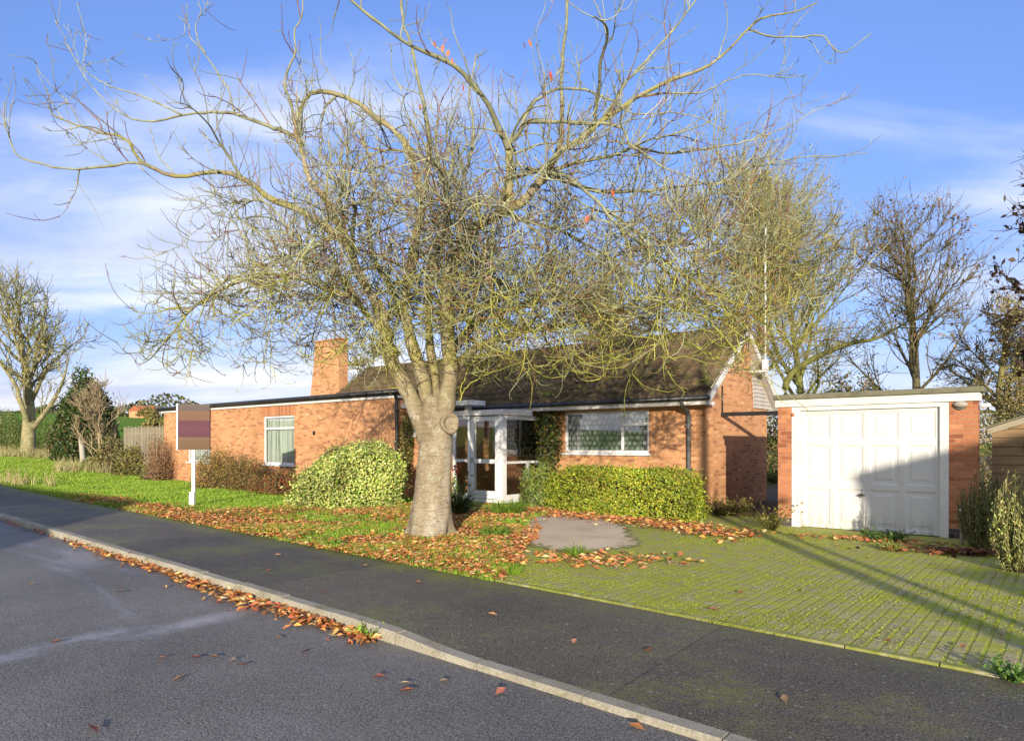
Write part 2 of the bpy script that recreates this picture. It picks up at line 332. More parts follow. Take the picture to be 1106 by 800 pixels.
def trunk_mat():
    m, nt, N, L, b = node_mat('cherry_bark')
    tc = N.new('ShaderNodeTexCoord'); o = tc.outputs['Object']
    band = noise(N, L, mscale(N, L, o, (5.0, 5.0, 52)), 1.0, 6, 0.68, 1.2)
    pl = noise(N, L, mscale(N, L, o, (2.4, 2.4, 0.7)), 1.0, 4, 0.5, 0.3); nf = noise(N, L, o, 40, 4, 0.65)
    sx = N.new('ShaderNodeSeparateXYZ'); L.new(o, sx.inputs[0])
    col = ramp_out(N, L, pl.outputs[0], [(0.32, (0.23, 0.18, 0.115)), (0.52, (0.32, 0.265, 0.18)), (0.68, (0.44, 0.385, 0.30))])
    col = mixc(N, L, ramp_out(N, L, band.outputs[0], [(0.38, (0.8,)*3), (0.50, (0,)*3)]), col, (0.13, 0.098, 0.06))
    li = noise(N, L, o, 7, 7, 0.72); col = mixc(N, L, ramp_out(N, L, li.outputs[0], [(0.54, (0,)*3), (0.64, (0.75,)*3)]), col, (0.40, 0.39, 0.31)); dk = noise(N, L, o, 11, 6, 0.7, 0.8); col = mixc(N, L, ramp_out(N, L, dk.outputs[0], [(0.34, (0.7,)*3), (0.45, (0,)*3)]), col, (0.115, 0.095, 0.06))
    col = mixc(N, L, 0.6, col, ramp_out(N, L, nf.outputs[0], [(0.3, (0.65,)*3), (0.7, (1.25,)*3)]), 'MULTIPLY')
    # green algae grows thicker above the fork
    hgt = ramp_out(N, L, mth(N, L, 'MULTIPLY', sx.outputs[2], 0.25), [(0.50, (0,)*3), (0.75, (1,)*3)])
    gm = noise(N, L, o, 3.5, 5, 0.6)
    gf = mth(N, L, 'MULTIPLY', hgt, ramp_out(N, L, gm.outputs[0], [(0.36, (0,)*3), (0.62, (0.85,)*3)]))
    col = mixc(N, L, gf, col, (0.26, 0.25, 0.045))
    L.new(col, b.inputs['Base Color']); b.inputs['Roughness'].default_value = 0.75; b.inputs['Specular IOR Level'].default_value = 0.25
    h = mth(N, L, 'ADD', band.outputs[0], mth(N, L, 'MULTIPLY', nf.outputs[0], 0.3)); bump(N, L, b, h, 0.6, 0.02)
    return m
M['trunk'] = trunk_mat()

def glass_mat(name, tint=(0.75, 0.8, 0.8), rough=0.02, glossmix=0.12):
    m, nt, N, L, b = node_mat(name); N.remove(b)
    out = N['Material Output']
    tr = N.new('ShaderNodeBsdfTransparent'); tr.inputs[0].default_value = (*tint, 1)
    gl = N.new('ShaderNodeBsdfGlossy'); gl.inputs['Roughness'].default_value = rough
    lw = N.new('ShaderNodeFresnel'); lw.inputs[0].default_value = 1.52
    mx = N.new('ShaderNodeMixShader'); f = mth(N, L, 'ADD', lw.outputs[0], glossmix, True)
    L.new(f, mx.inputs[0]); L.new(tr.outputs[0], mx.inputs[1]); L.new(gl.outputs[0], mx.inputs[2]); L.new(mx.outputs[0], out.inputs[0])
    return m
M['glass'] = glass_mat('window_glass', (0.86, 0.9, 0.89), 0.02, 0.16)

def lace_mat():
    m, nt, N, L, b = node_mat('lace_net')
    tc = N.new('ShaderNodeTexCoord'); uv = mscale(N, L, tc.outputs['UV'], (7.0, 7.6, 1))
    sx = N.new('ShaderNodeSeparateXYZ'); L.new(uv, sx.inputs[0])
    row = mth(N, L, 'FLOOR', sx.outputs[1]); xo = mth(N, L, 'ADD', sx.outputs[0], mth(N, L, 'MULTIPLY', row, 0.5))
    fx = mth(N, L, 'SUBTRACT', mth(N, L, 'FRACT', xo), 0.5); fy = mth(N, L, 'SUBTRACT', mth(N, L, 'FRACT', sx.outputs[1]), 0.5)
    d = mth(N, L, 'SQRT', mth(N, L, 'ADD', mth(N, L, 'MULTIPLY', fx, fx), mth(N, L, 'MULTIPLY', fy, fy)))
    ring = ramp_out(N, L, d, [(0.10, (0.35,)*3), (0.17, (1,)*3), (0.30, (1,)*3), (0.36, (0,)*3)])
    fold = noise(N, L, mscale(N, L, tc.outputs['UV'], (5, 0.25, 1)), 1.5, 3)
    f2 = mth(N, L, 'MULTIPLY', ring, ramp_out(N, L, fold.outputs[0], [(0.3, (0.35,)*3), (0.65, (1,)*3)]))
    L.new(mixc(N, L, f2, ramp_out(N, L, fold.outputs[0], [(0.35, (0.10, 0.125, 0.115)), (0.7, (0.26, 0.29, 0.27))]), (0.72, 0.74, 0.70)), b.inputs['Base Color'])
    b.inputs['Roughness'].default_value = 0.9
    return m
M['lace'] = lace_mat()
def curtain_mat():
    m, nt, N, L, b = node_mat('plain_net')
    tc = N.new('ShaderNodeTexCoord'); n = noise(N, L, mscale(N, L, tc.outputs['UV'], (14, 0.3, 1)), 1.2, 4, 0.6)
    L.new(ramp_out(N, L, n.outputs[0], [(0.34, (0.22, 0.25, 0.24)), (0.44, (0.58, 0.62, 0.57)), (0.7, (0.74, 0.77, 0.72))]), b.inputs['Base Color'])
    b.inputs['Roughness'].default_value = 0.9
    return m
M['net'] = curtain_mat()

# ------------------------------------------------------------------ mesh helpers
def mesh_arrays(name, verts, faces_list, col=None, smooth=False):
    """verts (N,3); faces_list: list of int arrays (M,k)"""
    me = bpy.data.meshes.new(name)
    verts = np.asarray(verts, dtype=np.float32)
    me.vertices.add(len(verts)); me.vertices.foreach_set('co', verts.ravel())
    loops = np.concatenate([f.ravel() for f in faces_list]).astype(np.int32)
    tot = np.concatenate([np.full(len(f), f.shape[1], dtype=np.int32) for f in faces_list])
    start = np.concatenate([[0], np.cumsum(tot)[:-1]]).astype(np.int32)
    me.loops.add(len(loops)); me.loops.foreach_set('vertex_index', loops)
    me.polygons.add(len(tot)); me.polygons.foreach_set('loop_start', start); me.polygons.foreach_set('loop_total', tot)
    me.update(calc_edges=True); me.validate()
    if smooth: me.polygons.foreach_set('use_smooth', np.ones(len(me.polygons), dtype=bool))
    if col is not None:
        a = me.attributes.new('Col', 'FLOAT_COLOR', 'POINT')
        c = np.ones((len(verts), 4), dtype=np.float32); c[:, :3] = col
        a.data.foreach_set('color', c.ravel())
    return me
def link(name, me, mat=None, parent=None, loc=None, rotz=None):
    o = bpy.data.objects.new(name, me); COL.objects.link(o)
    if mat is not None and me is not None: me.materials.append(mat)
    if parent is not None: o.parent = parent
    if loc is not None: o.location = loc
    if rotz is not None: o.rotation_euler = (0, 0, rotz)
    return o
def tag(o, label, cat, group=None, kind=None):
    o['label'] = label; o['category'] = cat
    if group: o['group'] = group
    if kind: o['kind'] = kind
    return o
def thing(name, label, cat, loc=(0, 0, 0), rotz=0.0, group=None):
    o = bpy.data.objects.new(name, None); COL.objects.link(o); o.empty_display_size = 0.3
    o.location = loc; o.rotation_euler = (0, 0, rotz)
    return tag(o, label, cat, group)

class MB:
    def __init__(s, base=(0, 0, 0)): s.v = []; s.f = []; s.b = base
    def add(s, vs, fs):
        k = len(s.v); s.v += [(a-s.b[0], c-s.b[1], d-s.b[2]) for a, c, d in vs]; s.f += [tuple(i+k for i in f) for f in fs]
    def box(s, x0, x1, y0, y1, z0, z1):
        s.add([(x0,y0,z0),(x1,y0,z0),(x1,y1,z0),(x0,y1,z0),(x0,y0,z1),(x1,y0,z1),(x1,y1,z1),(x0,y1,z1)],
              [(0,3,2,1),(4,5,6,7),(0,1,5,4),(1,2,6,5),(2,3,7,6),(3,0,4,7)])
    def quad(s, a, b, c, d): s.add([a, b, c, d], [(0, 1, 2, 3)])
    def poly(s, pts): s.add(pts, [tuple(range(len(pts)))])
    def prism_u(s, prof, u0, u1):                  # profile of (v,z) swept along u
        n = len(prof)
        s.add([(u0, v, z) for v, z in prof] + [(u1, v, z) for v, z in prof],
              [tuple(range(n)), tuple(range(2*n-1, n-1, -1))] + [(i, i+n, (i+1) % n + n, (i+1) % n) for i in range(n)])
    def prism_v(s, prof, v0, v1):                  # profile of (u,z) swept along v
        n = len(prof)
        s.add([(u, v0, z) for u, z in prof] + [(u, v1, z) for u, z in prof],
              [tuple(range(n)), tuple(range(2*n-1, n-1, -1))] + [(i, i+n, (i+1) % n + n, (i+1) % n) for i in range(n)])
    def tube(s, pts, r, k=10, cap=True):
        pts = [Vector(p) for p in pts]; rings = []
        rr = r if isinstance(r, (list, tuple)) else [r]*len(pts)
        vs = []; fs = []
        for i, p in enumerate(pts):
            t = (pts[min(i+1, len(pts)-1)] - pts[max(i-1, 0)]).normalized()
            ref = Vector((0, 0, 1)) if abs(t.z) < 0.9 else Vector((1, 0, 0))
            n = t.cross(ref).normalized(); bb = t.cross(n)
            for j in range(k):
                a = 2*math.pi*j/k; vs.append(tuple(p + (n*math.cos(a) + bb*math.sin(a))*rr[i]))
        for i in range(len(pts)-1):
            for j in range(k):
                fs.append((i*k+j, i*k+(j+1) % k, (i+1)*k+(j+1) % k, (i+1)*k+j))
        if cap: fs.append(tuple(range(k-1, -1, -1))); fs.append(tuple((len(pts)-1)*k+j for j in range(k)))
        s.add(vs, fs)
    def build(s, name, mat, parent=None, bevel=0.0, smooth=False, loc=None, rotz=None):
        me = bpy.data.meshes.new(name); me.from_pydata(s.v, [], s.f); me.update()
        uvl = me.uv_layers.new(name='UVMap')
        for p in me.polygons:
            n = p.normal; ax = max(range(3), key=lambda i: abs(n[i]))
            for li in p.loop_indices:
                c = me.vertices[me.loops[li].vertex_index].co
                gx, gy, gz = c[0]+s.b[0], c[1]+s.b[1], c[2]+s.b[2]
                uvl.data[li].uv = ((gy, gz), (gx, gz), (gx, gy))[ax]
            if smooth: p.use_smooth = True
        o = link(name, me, mat, parent, loc, rotz)
        if bevel:
            md = o.modifiers.new('bevel', 'BEVEL'); md.width = bevel; md.segments = 2; md.limit_method = 'ANGLE'
        return o

def tubes(branches, k=4):
    """branches: list of (pts (n,3), rad (n,), col (3,) or (n,3)); same n -> vectorised. Returns verts, quads, col"""
    P = np.stack([b[0] for b in branches]); Rr = np.stack([b[1] for b in branches])
    B, n, _ = P.shape
    C = np.stack([np.broadcast_to(np.asarray(b[2], dtype=float), (n, 3)) for b in branches])
    T = np.gradient(P, axis=1); T /= np.linalg.norm(T, axis=2, keepdims=True)+1e-9
    mean = T.mean(axis=1); ref = np.where(np.abs(mean[:, 2:3]) < 0.75, np.array([[0, 0, 1.0]]), np.array([[1.0, 0, 0]]))
    ref = np.broadcast_to(ref[:, None, :], T.shape)
    Nn = np.cross(T, ref); Nn /= np.linalg.norm(Nn, axis=2, keepdims=True)+1e-9
    Bb = np.cross(T, Nn)
    a = np.arange(k)*2*np.pi/k
    V = P[:, :, None, :] + Rr[:, :, None, None]*(Nn[:, :, None, :]*np.cos(a)[None, None, :, None] + Bb[:, :, None, :]*np.sin(a)[None, None, :, None])
    idx = np.arange(B*n*k).reshape(B, n, k)
    q = np.stack([idx[:, :-1, :], np.roll(idx, -1, 2)[:, :-1, :], np.roll(idx, -1, 2)[:, 1:, :], idx[:, 1:, :]], axis=-1).reshape(-1, 4)
    CC = np.broadcast_to(C[:, :, None, :], V.shape).reshape(-1, 3)
    return V.reshape(-1, 3), q, CC
def resample(pts, rad, n):
    pts = np.asarray(pts, float); rad = np.asarray(rad, float)
    m = len(pts); t = np.linspace(0, 1, m); ts = np.linspace(0, 1, n)
    # Catmull-Rom through the points
    i = np.clip((ts*(m-1)).astype(int), 0, m-2); f = ts*(m-1)-i
    p = lambda k: pts[np.clip(k, 0, m-1)]
    p0, p1, p2, p3 = p(i-1), p(i), p(i+1), p(i+2); f = f[:, None]
    out = 0.5*((2*p1) + (-p0+p2)*f + (2*p0-5*p1+4*p2-p3)*f*f + (-p0+3*p1-3*p2+p3)*f**3)
    return out, np.interp(ts, t, rad)
def tube_obj(name, branches, k, mat, parent, smooth=True):
    groups = {}
    for b in branches: groups.setdefault(len(b[0]), []).append(b)
    Vs, Qs, Cs, off = [], [], [], 0
    for bs in groups.values():
        v, q, c = tubes(bs, k); Vs.append(v); Qs.append(q+off); Cs.append(c); off += len(v)
    me = mesh_arrays(name, np.concatenate(Vs), [np.concatenate(Qs)], np.concatenate(Cs), smooth)
    return link(name, me, mat, parent)
def unit(a): return a/(np.linalg.norm(a, axis=-1, keepdims=True)+1e-9)
def leaf_mesh(name, c, axis, nrm, L, Wd, col, fold=0.25, curl=0.0):
    """each leaf: six-vertex folded blade"""
    N = len(c); axis = unit(axis); nrm = unit(nrm - (nrm*axis).sum(1, keepdims=True)*axis); side = np.cross(axis, nrm)
    L = np.broadcast_to(L, (N,))[:, None]; Wd = np.broadcast_to(Wd, (N,))[:, None]
    fold = np.broadcast_to(fold, (N,))[:, None]; curl = np.broadcast_to(curl, (N,))[:, None]
    base = c - axis*L*0.5 + nrm*curl*L; tip = c + axis*L*0.5 + nrm*curl*L; mid = c
    l = c + side*Wd*0.5 + nrm*Wd*fold; r = c - side*Wd*0.5 + nrm*Wd*fold
    V = np.stack([base, r, mid, l, tip], axis=1).reshape(-1, 3)
    i = np.arange(N)[:, None]*5
    q = np.concatenate([i+np.array([[0, 1, 2]]), i+np.array([[0, 2, 3]]), i+np.array([[1, 4, 2]]), i+np.array([[2, 4, 3]])])
    return mesh_arrays(name, V, [q], np.repeat(col, 5, axis=0))
def pick(cols, n, jit=0.18, p=None):
    cols = np.asarray(cols, float); c = cols[rng.choice(len(cols), n, p=p)]
    return np.clip(c*(1+rng.normal(0, jit, (n, 1)))*(1+rng.normal(0, jit*0.35, (n, 3))), 0.004, 0.9)
def rdir(n): return unit(rng.normal(size=(n, 3)))

def sheet(name, us, vfun0, vfun1, nv, zfun, mat):
    us = np.asarray(us, float); t = np.linspace(0, 1, nv)
    v0 = np.array([vfun0(u) for u in us]); v1 = np.array([vfun1(u) for u in us])
    Vv = v0[:, None] + (v1-v0)[:, None]*t[None, :]
    U = np.broadcast_to(us[:, None], Vv.shape); Zz = zfun(U, Vv)
    idx = np.arange(U.size).reshape(U.shape)
    q = np.stack([idx[:-1, :-1], idx[1:, :-1], idx[1:, 1:], idx[:-1, 1:]], axis=-1).reshape(-1, 4)
    me = mesh_arrays(name, np.stack([U, Vv, Zz], -1).reshape(-1, 3), [q], None, True)
    o = link(name, me, mat, None, (0, 0, 0), ANG); o['kind'] = 'structure'
    return o

# ------------------------------------------------------------------ the ground
def warp(a, b, n, c=0.0, p=2.2):
    t = np.linspace(-1, 1, n); s = np.sign(t)*np.abs(t)**p
    return np.where(s < 0, c + (c-a)*s, c + (b-c)*s)
def kerb_top(u):      # full kerb on the left, dropped across the drive
    t = np.clip((np.asarray(u, float)+4.5)/1.1, 0, 1); t = t*t*(3-2*t)
    return -0.012 - 0.062*t
ROADZ = -0.115
sheet('ground', warp(-1500, 900, 90, -20), lambda u: -900, lambda u: 1500, 60, lambda U, V: zt(U)-0.22, M['lawn'])
sheet('road', warp(-160, 140, 120, -8), lambda u: -4.2, lambda u: v_kerb(u)+0.05, 16, lambda U, V: zt(U)+ROADZ, M['road'])
_un = np.unique(np.concatenate([np.linspace(-160, -30, 30), np.linspace(-30, 6, 110), np.linspace(6, 140, 30)]))
def pave_z(U, V):
    t = np.clip((V-v_kerb(U)-0.125)/(v_edge(U)-v_kerb(U)-0.125), 0, 1)
    return zt(U) + (kerb_top(U)-0.003)*(1-t)**1.6 + (-0.012)*(1-(1-t)**1.6)
sheet('pavement', _un, lambda u: v_kerb(u)+0.12, lambda u: v_edge(u)+0.02, 10, pave_z, M['pave'])
def lawn_z(U, V):
    d = np.clip((V-v_edge(U))/0.25, 0, 1)
    return zt(U) + 0.016*d - 0.004 + 0.012*np.sin(U*2.1+V*0.7)*d + 0.010*np.sin(V*2.7-U*0.8)*d
LAWN_R = lambda v: np.interp(v, [5.6, 7.5, 10.8, 13.0, 40], [-4.9, -6.2, -8.35, -8.9, -8.9])
def lawn():
    vs = np.concatenate([np.linspace(0, 8, 60), np.linspace(8.4, 60, 40), np.linspace(64, 900, 30)])
    t = np.concatenate([np.linspace(0, 30, 150), np.linspace(30.5, 110, 60), np.linspace(115, 1400, 50)])
    Uu = np.zeros((len(t), len(vs))); Vv = np.zeros_like(Uu)
    for j, dv in enumerate(vs):
        for i, tt in enumerate(t):
            u = LAWN_R(6.0+dv) - tt; Uu[i, j] = u; Vv[i, j] = v_edge(u) + dv
    Zz = lawn_z(Uu, Vv); idx = np.arange(Uu.size).reshape(Uu.shape)
    q = np.stack([idx[:-1, :-1], idx[:-1, 1:], idx[1:, 1:], idx[1:, :-1]], axis=-1).reshape(-1, 4)
    me = mesh_arrays('lawn', np.stack([Uu, Vv, Zz], -1).reshape(-1, 3), [q], None, True)
    o = link('lawn', me, M['lawn'], None, (0, 0, 0), ANG); o['kind'] = 'structure'
lawn()
sheet('driveway', np.linspace(-9.2, 12, 60), lambda u: v_edge(u)+0.06, lambda u: 14.7, 12, lambda U, V: 0.0*U - 0.002 + 0.004*np.sin(U*1.3+V), M['drive'])
sheet('garden_soil', np.linspace(-9.4, 60, 20), lambda u: 14.5, lambda u: 120, 20, lambda U, V: 0*U - 0.012, M['soil'])
_edge = MB()                                    # drive edging: pale flush kerb between pavement and paving
for u in np.arange(-4.9, 12, 0.6):
    v0 = v_edge(u)
    _edge.add([(u, v_edge(u)-0.0, -0.03), (u+0.59, v_edge(u+0.59), -0.03), (u+0.59, v_edge(u+0.59)+0.07, -0.03), (u, v_edge(u)+0.07, -0.03),
               (u, v_edge(u), 0.008), (u+0.59, v_edge(u+0.59), 0.008), (u+0.59, v_edge(u+0.59)+0.07, 0.008), (u, v_edge(u)+0.07, 0.008)],
              [(4,5,6,7),(0,1,5,4),(1,2,6,5),(2,3,7,6),(3,0,4,7)])
M['edging'] = simple('mossy_edging', [(0.34, (0.17, 0.20, 0.025)), (0.52, (0.25, 0.26, 0.06)), (0.66, (0.36, 0.33, 0.22))], 7, 0.95, 0.4, 7)
_o = _edge.build('drive_edging', M['edging'], rotz=ANG); _o['kind'] = 'structure'
def kerb():
    mb = MB(); u = -60.0; L = 0.915
    while u < 30:
        a, b = u+0.006, u+L-0.006; dz_ = rng.normal(0, 0.003); dv_ = rng.normal(0, 0.003)
        pts = []
        n = 3
        for i in range(n):
            uu = a+(b-a)*i/(n-1); vk = v_kerb(uu)+dv_; z = float(zt(uu)); tp = float(kerb_top(uu)) + z + dz_; bt = z+ROADZ-0.1
            ch = 0.018
            pts.append([(uu, vk, bt), (uu, vk+0.004, tp-ch), (uu, vk+ch, tp), (uu, vk+0.125, tp), (uu, vk+0.125, bt)])
        vs = [p for r in pts for p in r]; fs = []
        for i in range(n-1):
            for j in range(4): fs.append((i*5+j, (i+1)*5+j, (i+1)*5+j+1, i*5+j+1))
        fs.append((0, 1, 2, 3, 4)); fs.append(tuple((n-1)*5+j for j in (4, 3, 2, 1, 0)))
        mb.add(vs, fs); u += L
    o = mb.build('kerb', M['kerb'], rotz=ANG); o['kind'] = 'structure'
kerb()
# worn concrete pad between the drive and the porch; its rim is overgrown
def pad():
    us = np.linspace(-8.7, -4.9, 90); vs_n = 60
    f0 = lambda u: np.interp(u, [-8.7, -8.2, -7.2, -6.2, -5.3, -4.9], [10.3, 9.3, 8.35, 7.75, 7.7, 8.6]) + 0.10*math.sin(u*7)+0.06*math.sin(u*19)
    f1 = lambda u: np.interp(u, [-8.7, -8.2, -7.2, -6.2, -5.3, -4.9], [10.8, 12.3, 12.0, 10.7, 9.6, 8.8]) + 0.10*math.sin(u*5+1)+0.06*math.sin(u*23)
    t = np.linspace(0, 1, vs_n); v0 = np.array([f0(u) for u in us]); v1 = np.array([f1(u) for u in us])
    Vv = v0[:, None]+(v1-v0)[:, None]*t[None, :]; Uu = np.broadcast_to(us[:, None], Vv.shape)
    e = np.minimum(np.minimum(Vv-v0[:, None], v1[:, None]-Vv), np.minimum(Uu+8.7, -4.9-Uu)); e = np.clip(e/0.55, 0, 1)
    idx = np.arange(Uu.size).reshape(Uu.shape); q = np.stack([idx[:-1, :-1], idx[1:, :-1], idx[1:, 1:], idx[:-1, 1:]], axis=-1).reshape(-1, 4)
    z = 0.004+0.008*np.minimum(1, e*3)
    me = mesh_arrays('concrete_pad', np.stack([Uu, Vv, z], -1).reshape(-1, 3), [q], np.repeat(e.reshape(-1, 1), 3, axis=1), True)
    m, nt, N, L, b = node_mat('pad_concrete'); tc = N.new('ShaderNodeTexCoord'); o_ = tc.outputs['Object']
    at = N.new('ShaderNodeAttribute'); at.attribute_name = 'Col'
    n1 = noise(N, L, o_, 1.1, 6, 0.62); n2 = noise(N, L, o_, 6, 7, 0.7); n3 = noise(N, L, o_, 60, 4, 0.6)
    col = ramp_out(N, L, n1.outputs[0], [(0.3, (0.52, 0.39, 0.25)), (0.5, (0.68, 0.53, 0.36)), (0.7, (0.74, 0.60, 0.43))])
    col = mixc(N, L, 0.7, col, ramp_out(N, L, n3.outputs[0], [(0.3, (0.7,)*3), (0.7, (1.2,)*3)]), 'MULTIPLY')
    edge = mth(N, L, 'ADD', at.outputs['Fac'], mth(N, L, 'MULTIPLY', mth(N, L, 'SUBTRACT', n2.outputs[0], 0.5), 2.2))
    col = mixc(N, L, ramp_out(N, L, edge, [(0.22, (1,)*3), (0.48, (0,)*3)]), col, ramp_out(N, L, n2.outputs[0], [(0.35, (0.17, 0.18, 0.035)), (0.65, (0.26, 0.23, 0.09))]))
    L.new(col, b.inputs['Base Color']); b.inputs['Roughness'].default_value = 0.92; bump(N, L, b, n3.outputs[0], 0.3, 0.006)
    o = link('concrete_pad', me, m, None, (0, 0, 0), ANG); o['kind'] = 'structure'
pad()

# ------------------------------------------------------------------ the bungalow
HU, HV = -14.0, 13.0
house = thing('bungalow', 'red brick bungalow with brown tiled roof, flat roofed left wing and glazed white porch', 'house', W(HU, HV, 0), ANG)
HB = (HU, HV, 0)
WV, MVv, PV = 12.5, 14.6, 12.95           # planes of the wing, main and porch fronts
UC = -6.386                               # right hand corner
def wall_open(u0, u1, z0, z1, v, openings, reveal=0.09):
    mb = MB(HB)
    us = sorted({u0, u1, *[o[0] for o in openings], *[o[1] for o in openings]}); zs = sorted({z0, z1, *[o[2] for o in openings], *[o[3] for o in openings]})
    for a, b in zip(us[:-1], us[1:]):
        for c, d in zip(zs[:-1], zs[1:]):
            mu, mz = (a+b)/2, (c+d)/2
            if any(o[0] < mu < o[1] and o[2] < mz < o[3] for o in openings): continue
            mb.quad((a, v, c), (b, v, c), (b, v, d), (a, v, d))
    for a, b, c, d in openings:
        mb.quad((a, v, c), (a, v, d), (a, v+reveal, d), (a, v+reveal, c)); mb.quad((b, v, c), (b, v+reveal, c), (b, v+reveal, d), (b, v, d))
        mb.quad((a, v, d), (b, v, d), (b, v+reveal, d), (a, v+reveal, d)); mb.quad((a, v, c), (a, v+reveal, c), (b, v+reveal, c), (b, v, c))
    return mb
W1 = (-26.7, -24.9, 0.82, 2.43); W2 = (-21.24, -19.42, 0.82, 2.43); WM = (-10.26, -7.82, 1.27, 2.31)
wing = wall_open(-28.8, -14.45, -0.2, 2.76, WV, [W1, W2])
wing.quad((-14.45, WV, -0.2), (-14.45, 17.4, -0.2), (-14.45, 17.4, 2.76), (-14.45, WV, 2.76))
wing.quad((-28.8, WV, -0.2), (-28.8, 17.4, -0.2), (-28.8, 17.4, 2.76), (-28.8, WV, 2.76))
wing.quad((-28.8, 17.4, -0.2), (-14.45, 17.4, -0.2), (-14.45, 17.4, 2.76), (-28.8, 17.4, 2.76))
wing.build('brick_wall', M['brick'], house)
main = wall_open(-21.0, UC, -0.2, 2.5, MVv, [WM])
RV, RZ, EV0, EV1, EZ = 16.67, 4.35, 14.22, 19.1, 2.52     # ridge, eaves
zroof = lambda v: EZ + (RZ-EZ)*(1-abs(v-RV)/(RV-EV0))
main.poly([(UC, MVv, -0.2), (UC, 18.5, -0.2), (UC, 18.5, zroof(18.5)-0.08), (UC, RV, RZ-0.1), (UC, MVv, zroof(MVv)-0.08)])
main.poly([(-20.7, MVv, -0.2), (-20.7, 18.5, -0.2), (-20.7, 18.5, zroof(18.5)-0.08), (-20.7, RV, RZ-0.1), (-20.7, MVv, zroof(MVv)-0.08)])
main.quad((-20.7, 18.5, -0.2), (UC, 18.5, -0.2), (UC, 18.5, 2.6), (-20.7, 18.5, 2.6))
main.build('gable_wall', M['brick'], house)
# lintel courses over the wing windows
for w in (W1, W2):
    mb = MB(HB); mb.quad((w[0]-0.12, WV-0.004, w[3]+0.002), (w[1]+0.12, WV-0.004, w[3]+0.002), (w[1]+0.12, WV-0.004, 2.75), (w[0]-0.12, WV-0.004, 2.75)); mb.build('soldier_course', M['soldier'], house)
# flat wing roof
mb = MB(HB); mb.box(-28.95, -14.3, WV-0.06, 17.5, 2.765, 2.835); mb.build('soffit_board', M['white'], house, 0.004)
mb = MB(HB); mb.box(-29.0, -14.25, WV-0.1, 17.55, 2.84, 3.0); mb.build('flat_roof', M['black'], house, 0.008)
mb = MB(HB); mb.tube([(-29.02, WV-0.15, 2.93), (-14.22, WV-0.15, 2.93)], 0.06, 10); mb.build('gutter', M['black'], house, smooth=True)
mb = MB(HB); mb.tube([(-14.36, WV-0.15, 2.88), (-14.36, WV-0.07, 2.72), (-14.36, WV-0.06, 0.05)], 0.045, 10)
for z in (0.6, 1.5, 2.4): mb.box(-14.42, -14.30, WV-0.10, WV-0.002, z, z+0.04)
mb.build('downpipe', M['black'], house, smooth=False)

def window(rect, v, mull=(), trans=(), net='net', label=None, sill=True, fw=0.06):
    """rect u0,u1,z0,z1; mull: list of (u, z0, z1); trans: list of (z, u0, u1)"""
    u0, u1, z0, z1 = rect
    fr = MB(HB)
    d0, d1 = v+0.035, v+0.085
    fr.box(u0, u0+fw, d0, d1, z0, z1); fr.box(u1-fw, u1, d0, d1, z0, z1)
    fr.box(u0+fw, u1-fw, d0, d1, z0, z0+fw+0.01); fr.box(u0+fw, u1-fw, d0, d1, z1-fw, z1)
    for u, a, b in mull: fr.box(u-0.035, u+0.035, d0+0.004, d1-0.004, a, b)
    for z, a, b in trans: fr.box(a, b, d0+0.006, d1-0.006, z-0.035, z+0.035)
    o = fr.build('window', M['upvc'], house, 0.006)
    g = MB(HB); g.quad((u0+0.02, v+0.062, z0+0.02), (u1-0.02, v+0.062, z0+0.02), (u1-0.02, v+0.062, z1-0.02), (u0+0.02, v+0.062, z1-0.02)); g.build('pane', M['glass'], o)
    c = MB(HB); n = 90
    for i in range(n):
        a = u0+(u1-u0)*i/n; b = u0+(u1-u0)*(i+1)/n
        wa = 0.012*math.sin(i*0.9)+0.008*math.sin(i*2.3); wb = 0.012*math.sin((i+1)*0.9)+0.008*math.sin((i+1)*2.3)
        c.quad((a, v+0.14+wa, z0), (b, v+0.14+wb, z0), (b, v+0.14+wb, z1), (a, v+0.14+wa, z1))
    c.build('net_curtain', M[net], o, smooth=True)
    if sill:
        s_ = MB(HB); s_.box(u0-0.06, u1+0.06, v-0.07, v+0.06, z0-0.055, z0-0.002); s_.build('sill', M['upvc'], o, 0.006)
    return o
for w in (W1, W2):
    window(w, WV, [], [(2.02, w[0]+0.06, w[1]-0.06)])
window(WM, MVv, [(-8.57, 1.34, 2.25)], [(1.97, -8.535, -7.88)], net='lace')

